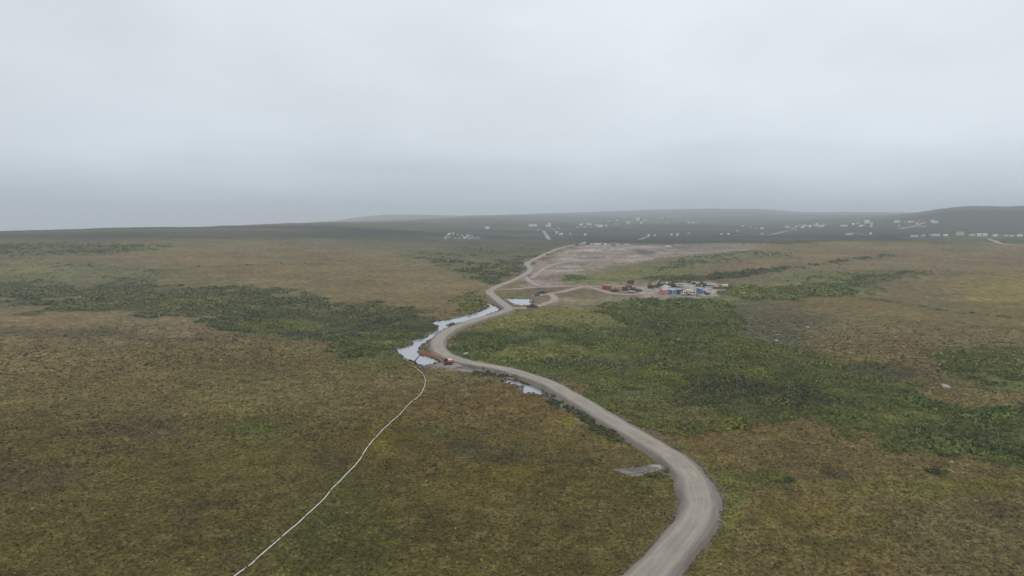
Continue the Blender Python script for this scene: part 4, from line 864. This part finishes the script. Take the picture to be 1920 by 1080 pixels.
# ------------------------------------------------------------------ the gravel yard
SCALE = 1.36
container('dark red shipping container standing alone at the left of the yard', 1138, 543, R(-24), RED, REDT, 5.0)
container('faded pink container at the left end of the yard row', 1245, 551.5, R(-74), PINK, REDT, 6.06)
container('blue container with a white framed end in the yard row', 1258.5, 551.3, R(-66), BLUE, BLUET, 6.06, endmat=WHITE)
container('dark green container with a pale roof right of the blue one', 1269.5, 550.8, R(-55), GREEN, MINT, 6.06)
container('small blue container set apart at the right of the yard', 1312.5, 549.6, R(-58), BLUE, BLUET, 3.4, endmat=PBLUE)
dozer('olive bulldozer parked right of the lone red container', 1151, 547, R(25), OLIVE, YELL, sc=1.05)
old_digger('rusty brown excavator with its arm folded high, left of the pair', 1173, 544, R(10), RUST, sc=1.05, reach=(2.2, 2.5, 2.9, 1.0))
old_digger('rusty brown excavator with arched arm, right of the pair', 1186, 544.5, R(155), RUST, sc=.9, reach=(2.0, 2.7, 3.6, .5))
flat_trailer('pale decked flat trailer in front of the rusty excavators', 1184, 548.5, R(-38), LGREY, 4.0)
def sled(label, u, v, rz):
    x, y, z = G(u, v); t = thing('cargo_sled', label, 'sled', x, y, rz, lift=.02); MB().box((0, 0, .62), (3.8, 1.8, .5), ch=.06).build('deck', DARK, t)
    for sy in (-1, 1): MB().prism([(-2.0, 0), (2.0, 0), (2.5, .5), (2.35, .6), (1.8, .25), (-2.0, .25)], sy * .75 - .1, sy * .75 + .1).build('runner', DARK, t)
    for i in range(3): MB().box((-1.2 + i * 1.2, 0, .98), (.8, 1.5, .2 + .15 * (i % 2))).build('crate', RUST, t)
sled('low black cargo sled right of the rusty excavators', 1197, 546, R(-25))
def hut(label, u, v, rz, wall, roof, d=(4.0, 2.6, 2.1), name='hut', cat='hut', group=None):
    x, y, z = G(u, v); t = thing(name, label, cat, x, y, rz, group, lift=.02); L, w, hh = d
    MB().box((0, 0, hh / 2), (L, w, hh)).build('wall', wall, t)
    MB().prism([(-L / 2 - .15, hh), (L / 2 + .15, hh), (L / 2 - .5, hh + .7), (-L / 2 + .5, hh + .7)], -w / 2 - .12, w / 2 + .12).build('roof', roof, t)
    MB().box((L * .2, -w / 2 - .02, hh * .42), (.8, .05, hh * .8)).build('door', DARK, t); f = MB().box((-L * .22, -w / 2 - .02, hh * .6), (.8, .05, .6)).build('window', GLASS, t)
hut('rust brown hut with a dark base behind the rusty excavators', 1182, 532.3, R(8), RUST, RUST, (3.8, 2.4, 1.7))
x, y, z = G(1187.5, 559.5); t = thing('work_bench', 'low reddish frame on the soil in front of the yard', 'frame', x, y, R(5), lift=.02); MB().box((0, 0, .75), (3.4, 1.2, .28)).build('top', paint('rusty_red_steel', (.30, .13, .09), .8, .3), t)
for sx in (-1, 1):
    for sy in (-1, 1): MB().box((sx * 1.5, sy * .45, .3), (.22, .18, .62)).build('leg', RUST, t)
hut('dark brown box shed in front of the yellow excavator', 1220, 540.5, R(-3), DARK, RUST, (3.6, 2.2, 1.4), 'shed', 'shed')
old_digger('olive excavator with raised arm behind the dark brown shed', 1218, 537.2, R(70), OLIVE, OLIVE, sc=.9, reach=(1.8, 4.0, 3.2, 3.0))
old_digger('pale yellow excavator with its boom raised at the yard back', 1228, 538, R(15), YELL, paint('pale_yellow_paint', (.62, .54, .32), .6, .35), sc=.85, reach=(2.2, 5.0, 3.6, 3.4))
loader('dark wheel loader left in the row of old machines', 1235.5, 538.8, R(200), DARK)
loader('pale yellow wheel loader between dark machines in the row', 1242, 536.5, R(20), YELL, sc=.9)
def skiff(label, u, v, rz):
    x, y, z = G(u, v); t = thing('boat', label, 'boat', x, y, rz, lift=.03); st = [(-2.3, .95, .75), (-.8, 1.05, .8), (.9, .9, .9), (1.9, .5, 1.05), (2.5, .05, 1.15)]; m = MB(); vs = []
    for xx, hw, hh in st: vs += [(xx, -hw * .1, .02), (xx, -hw, hh * .55), (xx, -hw, hh), (xx, -hw * .8, hh), (xx, -hw * .6, hh * .5), (xx, 0, .3), (xx, hw * .6, hh * .5), (xx, hw * .8, hh), (xx, hw, hh), (xx, hw, hh * .55)]
    fs = [(i * 10 + k, i * 10 + (k + 1) % 10, (i + 1) * 10 + (k + 1) % 10, (i + 1) * 10 + k) for i in range(4) for k in range(10)]; fs += [tuple(range(9, -1, -1)), tuple(range(40, 50))]; m.add(vs, fs).build('hull', TOPR, t)
    for xx in (-1.2, .4): MB().box((xx, 0, .62), (.3, 1.5, .06)).build('thwart', WOOD, t)
skiff('white skiff lying in front of the old machines', 1244.5, 540.3, R(5))
truck('grey-green truck in the row of old machines', 1250, 537.5, R(60), OLIVE, GREY, 'tank', 5.6, group='rusting machines on the gravel yard')
dozer('small dark bulldozer at the right of the machine row', 1255.5, 535.5, R(40), DARK, OLIVE, sc=.85)
old_digger('dark excavator with a steep arm beside the pale trailer', 1262.5, 538.6, R(100), DARK, DARK, sc=.85, reach=(1.6, 3.6, 2.6, 1.4))
def campload(t):
    b = MB().box((0, 0, 1.75), (4.4, 2.1, 1.35), ch=.08).build('cabin', LGREY, t)
    for i in (-1.3, 0, 1.3): MB().box((i, -1.06, 1.95), (.8, .04, .5)).build('window', GLASS, b)
flat_trailer('pale grey caravan trailer at the back of the yard', 1275, 539.3, R(4), LGREY, 4.8, load=campload)
x, y, z = G(1292, 530.6); t = thing('fuel_tank', 'small black fuel tank behind the pale caravan', 'tank', x, y, R(10), lift=.02); MB().cyl((-1.2, 0, 1.1), (1.2, 0, 1.1), .75, n=14).build('drum', DARK, t)
for sx in (-.7, .7): MB().box((sx, 0, .2), (.2, 1.1, .42)).build('cradle', RUST, t)
def pile(name, label, cat, u, v, rz, mat, L, w, n, seed, rr_=.16):
    x, y, z = G(u, v); o_ = MB(); r = np.random.default_rng(seed)
    for i in range(n):
        layer = int(i ** .5 * .9) % 4; a = r.normal(0, .09); yy = (r.random() - .5) * w * (1 - layer * .2); ll = L * (.65 + .35 * r.random()); cx = r.normal(0, L * .08); zz = .15 + layer * .33
        o_.bar((cx - ll / 2 * math.cos(a), yy - ll / 2 * math.sin(a), zz + r.normal(0, .05)), (cx + ll / 2 * math.cos(a), yy + ll / 2 * math.sin(a), zz + r.normal(0, .1)), .3, .3)
    o = o_.build(name, mat); o.location = (x, y, ground_at(x, y)); o.rotation_euler = (0, 0, rz); o.scale = (1.15, 1.2, 1.36); tag(o, label, cat)
pile('beam_stack', 'stack of dark beams behind the middle of the yard', 'beams', 1301, 533, R(20), DARK, 3.6, 1.4, 14, 3)
loader('dark green loader with large wheels left of the purple heap', 1316, 537, R(150), paint('deep_green_paint', (.045, .07, .035), .6, .3), sc=1.1)
pile('steel_heap', 'dull purple heap of steel sections at the yard back', 'scrap heap', 1329, 538, R(-14), PURP, 7.2, 3.2, 46, 5)
pile('plank_stack', 'low pale stack of planks in front of the purple heap', 'planks', 1330, 539.8, R(-4), LGREY, 7.0, .8, 6, 6)
pile('log_heap', 'heap of brown timbers at the right end of the yard', 'timber', 1346, 541.3, R(-12), paint('brown_timber', (.17, .12, .085), .9, .4), 6.0, 2.6, 36, 7)
truck('pale yellow tank truck beside the scrub at the yard edge', 1356, 540.5, R(160), YELL, CREAM, 'tank', 5.2)
# row in front
truck('white van behind the blue container in the yard row', 1250, 545.5, R(35), WHITE, WHITE, 'box', 5.0, 'van', 'van')
x, y, z = G(1278, 553); t = thing('panel', 'white panel leaning against the end of the green container', 'panel', x, y, R(-35), lift=.02); MB().prism([(-.9, .02), (-.78, .02), (.15, 2.2), (.03, 2.2)][::-1], -.7, .7).build('sheet', WHITE, t); MB().bar((.0, 0, 1.9), (.6, 0, .05), .1, .1).build('prop', WOOD, t)
pickup('light grey pickup parked left of the cream truck', 1286, 552.8, R(200), LGREY)
truck('cream box truck parked near the right end of the row', 1294.5, 553, R(-62), CREAM, CREAM, 'box', 5.4)
hut('pale blue-grey cabin behind the small blue container', 1320, 550.5, R(-20), PBLUE, BLUET, (2.4, 2.2, 1.7), 'cabin', 'cabin')
pile('pipe_stack', 'dark stack of pipes right of the small blue container', 'pipes', 1326, 552.3, R(8), DARK, 3.2, 1.3, 12, 9)
pickup('black pickup on the track right of the road junction', 998, 577.5, R(15), DARK, 'dark pickups on the dirt tracks'); pickup('black pickup on the upper dirt track above the small pond', 1016, 551.5, R(25), DARK, 'dark pickups on the dirt tracks')
bush(1005, 555, 2.2, 'dark bush beside the dirt track above the small pond', (.055, .06, .035), 11)
# ------------------------------------------------------------------ gravel pit top
SCALE = 1.2
g_ = 'vehicles parked along the top of the gravel pit'
truck('dark truck stopped on the road just below the pit top', 1082, 460.6, R(60), DARK, RUST, 'tipper', 7, group=g_)
dozer('dark bulldozer at the road head on the pit top', 1102.5, 459.5, R(20), DARK, DARK, g_, 1.6)
truck('pale grey van leftmost of the vehicles on the pit top', 1110.5, 460.5, R(5), GREY, LGREY, 'box', 6.5, 'van', 'van', g_)
truck('large white box truck on the pit top', 1119, 460, R(5), WHITE, WHITE, 'box', 8, group=g_); truck('smaller white box truck right of the large one on the pit top', 1126.5, 459.8, R(0), WHITE, WHITE, 'box', 6, group=g_)
truck('white truck with a black cab on the pit top', 1133, 460.3, R(180), DARK, WHITE, 'box', 7, group=g_)
truck('white truck far right on the dark pit floor', 1254, 465, R(10), WHITE, WHITE, 'box', 8, group=g_)
loader('grey wheel loader right of the white truck on the pit floor', 1266, 463.5, R(160), LGREY, g_, 1.3)
truck('long grey tipper behind the spoil heaps on the pit top', 1150, 458, R(0), GREY, GREY, 'tipper', 8, group=g_)
SPOIL = paint('grey_spoil', (.30, .285, .275), .95, .6, (.16, .15, .145), .3); DSPOIL = paint('dark_spoil', (.10, .095, .095), .95, .5, (.17, .16, .15), .3)
def heap(u, v, r, h, mat, label, seed):
    x, y, z = G(u, v); rr = np.random.default_rng(seed); vs = []; n = 16
    for k, (f, hh) in enumerate(((1.15, -.4), (1, .12), (.7, .5), (.35, .88))):
        vs += [(math.cos(6.283 * i / n) * r * f * (1 + rr.normal(0, .09)), math.sin(6.283 * i / n) * r * .75 * f * (1 + rr.normal(0, .09)), h * hh * (1 + rr.normal(0, .08))) for i in range(n)]
    vs.append((0, 0, h)); fs = [(k * n + i, k * n + (i + 1) % n, (k + 1) * n + (i + 1) % n, (k + 1) * n + i) for k in range(3) for i in range(n)] + [(3 * n + i, 3 * n + (i + 1) % n, 4 * n) for i in range(n)]
    o = MB().add(vs, fs).build('spoil_heap', mat); o.location = (x, y, ground_at(x, y)); tag(o, label, 'spoil heap', 'spoil heaps on the gravel pit')
for i, (u, v, r, h, m, lb) in enumerate([(1141, 460.5, 4, 2, SPOIL, 'low grey spoil heap right of the trucks on the pit top'), (1150, 461, 5, 2.6, DSPOIL, 'dark spoil heap beside the long grey tipper'), (1158, 459, 5, 3.2, SPOIL, 'tall pale spoil heap on the pit top'), (1167, 459, 5, 2.4, DSPOIL, 'dark heap behind the pale spoil on the pit top'),
      (1165, 461.5, 4, 2.2, SPOIL, 'small pale heap at the near side of the pit top'), (1175, 459.5, 6, 2.6, SPOIL, 'wide grey spoil heap at the right of the pit top'), (1184, 461, 4, 1.8, SPOIL, 'last small grey heap at the right of the pit top'), (1207, 474.5, 13, 4.2, DSPOIL, 'broad dark brown mound in the middle of the gravel pit'), (1066, 503, 7, 2.0, SPOIL, 'pale stony heap low on the left of the gravel pit'), (1080, 500, 5, 1.6, SPOIL, 'lesser pale heap beside the stony one on the left pit')]): heap(u, v, r, h, m, lb, i + 40)
# ------------------------------------------------------------------ the village
SCALE = 1.0
def house(u, v, wpx, wall, roof, label, group, hgt=None, deep=None, style='gable', rz=None, seed=0):
    x, y, z = G(u, v); r = np.random.default_rng(int(u * 7 + v * 13)); L = max(4.5, wpx * y / FPX * .78); w = deep or min(12, max(5, L * .55)); h = (hgt or (2.7 if L < 24 else 4.2)) * 1.4
    rz = r.normal(0, .16) if rz is None else rz; rz += math.atan2(-x, y) * .6
    t = thing('house', label, 'house', x, y, rz, group, lift=-.25)
    MB().box((0, 0, h / 2), (L, w, h)).build('wall', wall, t); rh = min(2.6, w * .26)
    if style == 'gable':
        m = MB(); a, b_ = L / 2 + .3, w / 2 + .4; m.add([(-a, -b_, h - .05), (a, -b_, h - .05), (a, b_, h - .05), (-a, b_, h - .05), (-a, 0, h + rh), (a, 0, h + rh)], [(0, 1, 5, 4), (2, 3, 4, 5), (1, 2, 5), (3, 0, 4), (3, 2, 1, 0)]); rf = m.build('roof', roof, t)
    elif style == 'flat': rf = MB().box((0, 0, h + .15), (L + .4, w + .4, .3)).build('roof', roof, t)
    else:
        pts = [(math.cos(math.pi * i / 10) * w * .55, h * .8 + math.sin(math.pi * i / 10) * w * .38) for i in range(11)]; m = MB(); n = len(pts)
        vs = [(-L / 2 - .1, a, b_) for a, b_ in pts] + [(L / 2 + .1, a, b_) for a, b_ in pts]; m.add(vs, [tuple(range(n)), tuple(range(2 * n - 1, n - 1, -1))] + [(i, i + n, (i + 1) % n + n, (i + 1) % n) for i in range(n)]); rf = m.build('roof', roof, t)
    MB().box((L * .12, -w / 2 - .04, 1.05), (1.0, .08, 2.1)).build('door', DARK, t)
    for i in range(max(2, int(L / 4.5))):
        xx = -L / 2 + L * (i + .5) / max(2, int(L / 4.5))
        if abs(xx - L * .12) > 1.3: MB().box((xx, -w / 2 - .04, h * .58), (1.3, .08, 1.0)).build('window', GLASS, t)
    if style == 'gable' and r.random() < .5: MB().box((L * .28, w * .1, h + rh * .9), (.5, .5, 1.3)).build('chimney', GREY, rf)
    return t
_ord = ['leftmost', 'second from left', 'third from left', 'fourth from left', 'fifth from left', 'sixth from left', 'seventh from left', 'eighth from left', 'ninth from left', 'tenth from left', 'eleventh from left', 'twelfth from left', 'thirteenth from left', 'fourteenth from left']
WN = {'W': WHITE, 'C': CREAM, 'Y': YWALL, 'T': TAN, 'R': BRED, 'G': GWALL, 'B': BWALL_, 'L': LGREY}; RN = {'w': WROOF, 'g': GROOF, 'd': DROOF, 'r': RROOF, 'm': MINT}
DESC = {'W': 'white', 'C': 'cream', 'Y': 'yellow', 'T': 'tan', 'R': 'brownish red', 'G': 'grey', 'B': 'pale blue', 'L': 'light grey'}; RD = {'w': 'white', 'g': 'grey', 'd': 'dark', 'r': 'reddish', 'm': 'greenish'}
def street(place, group, rows):
    rows = sorted(rows)
    for i, (u, v, wpx, wc, rc, st, hg) in enumerate(rows):
        last = 'rightmost' if i == len(rows) - 1 else _ord[i]
        house(u, v, wpx, WN[wc], RN[rc], '%s %s-roofed house, %s %s' % (DESC[wc], RD[rc], last, place), group, hg, style=st)
g, f, q = 'gable', 'flat', 'round'
street('beyond the edge of the right plateau', 'houses along the edge of the right plateau', [(1714, 444.5, 15, 'C', 'w', f, 3.5), (1731, 444, 8, 'T', 'g', g, None), (1745, 443.5, 4, 'L', 'g', g, None), (1755, 444, 14, 'C', 'g', g, 3.2), (1773, 444.5, 9, 'L', 'w', g, 3), (1800, 441.5, 17, 'Y', 'm', f, 6.5), (1822, 443.5, 13, 'T', 'm', g, None), (1836, 443, 9, 'W', 'w', q, 5), (1847, 442.5, 9, 'W', 'w', q, 4.5), (1866, 443.5, 9, 'L', 'w', g, None), (1886, 444, 8, 'T', 'g', g, None), (1897, 444, 7, 'G', 'g', g, None), (1912, 444, 10, 'L', 'w', g, 3)])
street('on the slope of the right hill', 'houses on the slope of the right hill', [(1682, 416.5, 12, 'W', 'g', g, 4.5), (1697, 415.5, 4, 'L', 'g', g, None), (1708, 416, 12, 'W', 'w', f, 4.5), (1724, 415.5, 6, 'R', 'r', g, 4), (1748, 413, 8, 'W', 'w', f, None), (1753, 416.5, 13, 'W', 'w', f, 5), (1727, 424, 7, 'L', 'g', f, None), (1734, 424, 5, 'L', 'w', f, None), (1693, 430.5, 9, 'L', 'w', f, None)])
street('among the buildings left of the right hill', 'houses left of the right hill', [(1583, 425.5, 16, 'W', 'g', f, 4), (1600, 421, 6, 'W', 'w', g, 4), (1608.5, 420, 4, 'B', 'g', g, 4), (1615, 422, 6, 'G', 'g', g, 4), (1625.5, 419, 11, 'W', 'w', q, 8), (1634, 419.5, 5, 'W', 'w', g, 4), (1614, 426, 5, 'W', 'w', g, None), (1633, 427, 4, 'L', 'g', g, None), (1592, 441, 14, 'W', 'w', f, 3), (1632, 441, 4, 'W', 'w', g, None)])
street('in the right middle of the valley', 'houses in the right middle of the valley', [(1475, 426.5, 9, 'W', 'w', f, 4.5), (1493, 426, 4, 'W', 'w', g, None), (1504.5, 428, 6, 'W', 'w', g, 4), (1507, 421.5, 5, 'L', 'g', g, 4), (1519.5, 427, 4, 'W', 'w', g, 5), (1531.5, 421, 4, 'W', 'w', g, 5), (1538, 427, 15, 'W', 'w', f, 5), (1545, 421.5, 4, 'L', 'g', g, 4)])
street('along the pale valley road', 'houses along the pale valley road', [(1352, 441, 5, 'L', 'g', g, None), (1366, 440.5, 4, 'W', 'w', g, None), (1407, 428, 5, 'B', 'd', g, None), (1419, 429, 4, 'L', 'g', g, None), (1429, 429.5, 8, 'W', 'w', f, 4), (1428.5, 439, 5, 'W', 'w', f, None), (1382, 435, 4, 'G', 'g', g, None)])
street('on the valley floor beyond the gravel pit', 'houses on the valley floor beyond the pit', [(1216, 444.5, 4, 'W', 'w', g, 3.5), (1228, 444, 5, 'W', 'd', g, 3.5), (1259, 442.5, 4, 'W', 'w', g, 3.5), (1270, 442.5, 4, 'W', 'w', g, 3.5), (1291, 440, 5, 'G', 'g', g, None)])
street('high on the misty middle hillside', 'houses high on the misty middle hillside', [(1103, 420, 8, 'B', 'g', g, 5), (1157, 420, 9, 'B', 'g', f, 4), (1167, 407.5, 9, 'B', 'g', f, 5), (1178, 421, 9, 'G', 'w', g, 6), (1195.5, 413.5, 9, 'L', 'w', g, 7), (1196, 409, 7, 'L', 'g', g, 5), (1209.5, 413.5, 8, 'L', 'w', f, 5), (1202.5, 420.5, 5, 'L', 'w', g, 6), (1240, 411, 10, 'B', 'g', f, 4), (1290, 414, 5, 'B', 'g', g, 4)])
street('below the misty hillside', 'houses below the misty middle hillside', [(1088.5, 424.5, 5, 'L', 'w', g, 5), (1083, 428, 5, 'G', 'g', g, None), (1096, 427, 5, 'B', 'g', g, None), (1107, 426, 5, 'G', 'd', g, None), (1117, 422, 4, 'L', 'g', g, 5), (1125, 425, 13, 'W', 'w', f, 6), (1137, 424, 6, 'B', 'g', g, 5)])
street('near the short gravel street', 'houses near the short gravel street', [(999, 426, 20, 'W', 'w', f, 5.5), (1009, 432.5, 4, 'L', 'g', g, None), (1028, 425, 13, 'W', 'w', f, 5), (1030, 422.5, 5, 'W', 'w', g, 7), (1043.5, 438, 5, 'W', 'w', g, 3.5), (1052, 442, 8, 'L', 'w', g, 3.5), (1069, 440.5, 4, 'L', 'g', g, None), (1097, 442.5, 5, 'W', 'g', g, 3.5), (1038, 431, 6, 'B', 'g', f, None), (1047, 430, 5, 'B', 'd', g, 5)])
house(914, 430, 9, WHITE, WROOF, 'white round-roofed hall alone on the dark slope left of the street', None, 4, style='round')
r = np.random.default_rng(77); SH = [(846, 438), (842, 439.5), (849, 440.5), (836, 443.5), (842, 445), (835, 447), (858, 440), (861, 444), (868, 444.5), (876, 441), (880, 442.5), (875, 445), (884, 443), (888, 446), (892, 445.5), (895, 444.5), (900, 445), (854, 447), (862, 447.5), (871, 447), (879, 447.5), (883, 447.5), (891, 447.5), (850, 437.5), (866, 441), (886, 441.5), (839, 441), (896, 447)]
for i, (u, v) in enumerate(SH):
    bright = r.random() < .62; house(u, v + 1, (4.0 if r.random() < .25 else 2.2), (LGREY if r.random() < .6 else WHITE) if bright else GWALL, (WROOF if r.random() < .5 else GROOF) if bright else DROOF, 'tiny pale shed in the crowded camp on the dark slope left of the short street', 'sheds of the crowded camp', 1.9, style='gable' if r.random() < .6 else 'flat', rz=r.normal(0, .7))

for i in range(26):
    cu, cv = [(1105, 421), (1125, 423), (1165, 414), (1195, 412), (1235, 417), (1300, 419), (1390, 428)][int(r.integers(0, 7))]; u = cu + r.normal(0, 12); v = cv + r.normal(0, 2.0)
    house(u, v, 2.2 + 3.0 * r.random(), [GWALL, LGREY, BWALL_, WHITE][int(r.integers(0, 4))], [GROOF, WROOF, DROOF][int(r.integers(0, 3))], 'tiny misty house in the loose scatter along the central hillside', 'scattered houses on the central hillside', 3.0, rz=r.normal(0, .5))
for i in range(16):
    cu, cv = [(1505, 426), (1535, 426), (1610, 423), (1630, 421), (1700, 419)][int(r.integers(0, 5))]; u = cu + r.normal(0, 11); v = cv + r.normal(0, 1.6)
    house(u, v, 2.0 + 2.4 * r.random(), [GWALL, LGREY, TAN, WHITE][int(r.integers(0, 4))], [GROOF, WROOF, DROOF][int(r.integers(0, 3))], 'tiny pale house in the loose scatter below the right hill', 'scattered houses below the right hill', 3.0, rz=r.normal(0, .5))
# ------------------------------------------------------------------ haze
hm = bpy.data.materials.new('haze'); hm.use_nodes = True; hn = hm.node_tree; hn.nodes.clear()
hv = hn.nodes.new('ShaderNodeVolumePrincipled'); hv.inputs['Color'].default_value = (.84, .90, .97, 1); hv.inputs['Density'].default_value = 2.0e-4; hv.inputs['Anisotropy'].default_value = 0.0
ho = hn.nodes.new('ShaderNodeOutputMaterial'); hn.links.new(hv.outputs[0], ho.inputs['Volume'])
hx, h0, h1 = 15500, -370, 155
me = bpy.data.meshes.new('haze'); me.from_pydata([(x, y, z) for z in (h0, h1) for x, y in ((-hx, -hx), (hx, -hx), (hx, hx), (-hx, hx))], [], [(3, 2, 1, 0), (4, 5, 6, 7), (0, 1, 5, 4), (1, 2, 6, 5), (2, 3, 7, 6), (3, 0, 4, 7)])
me.materials.append(hm); hz = bpy.data.objects.new('haze', me); COL.objects.link(hz); tag(hz, 'thin pale mist over the tundra fading the far hills', kind='stuff')
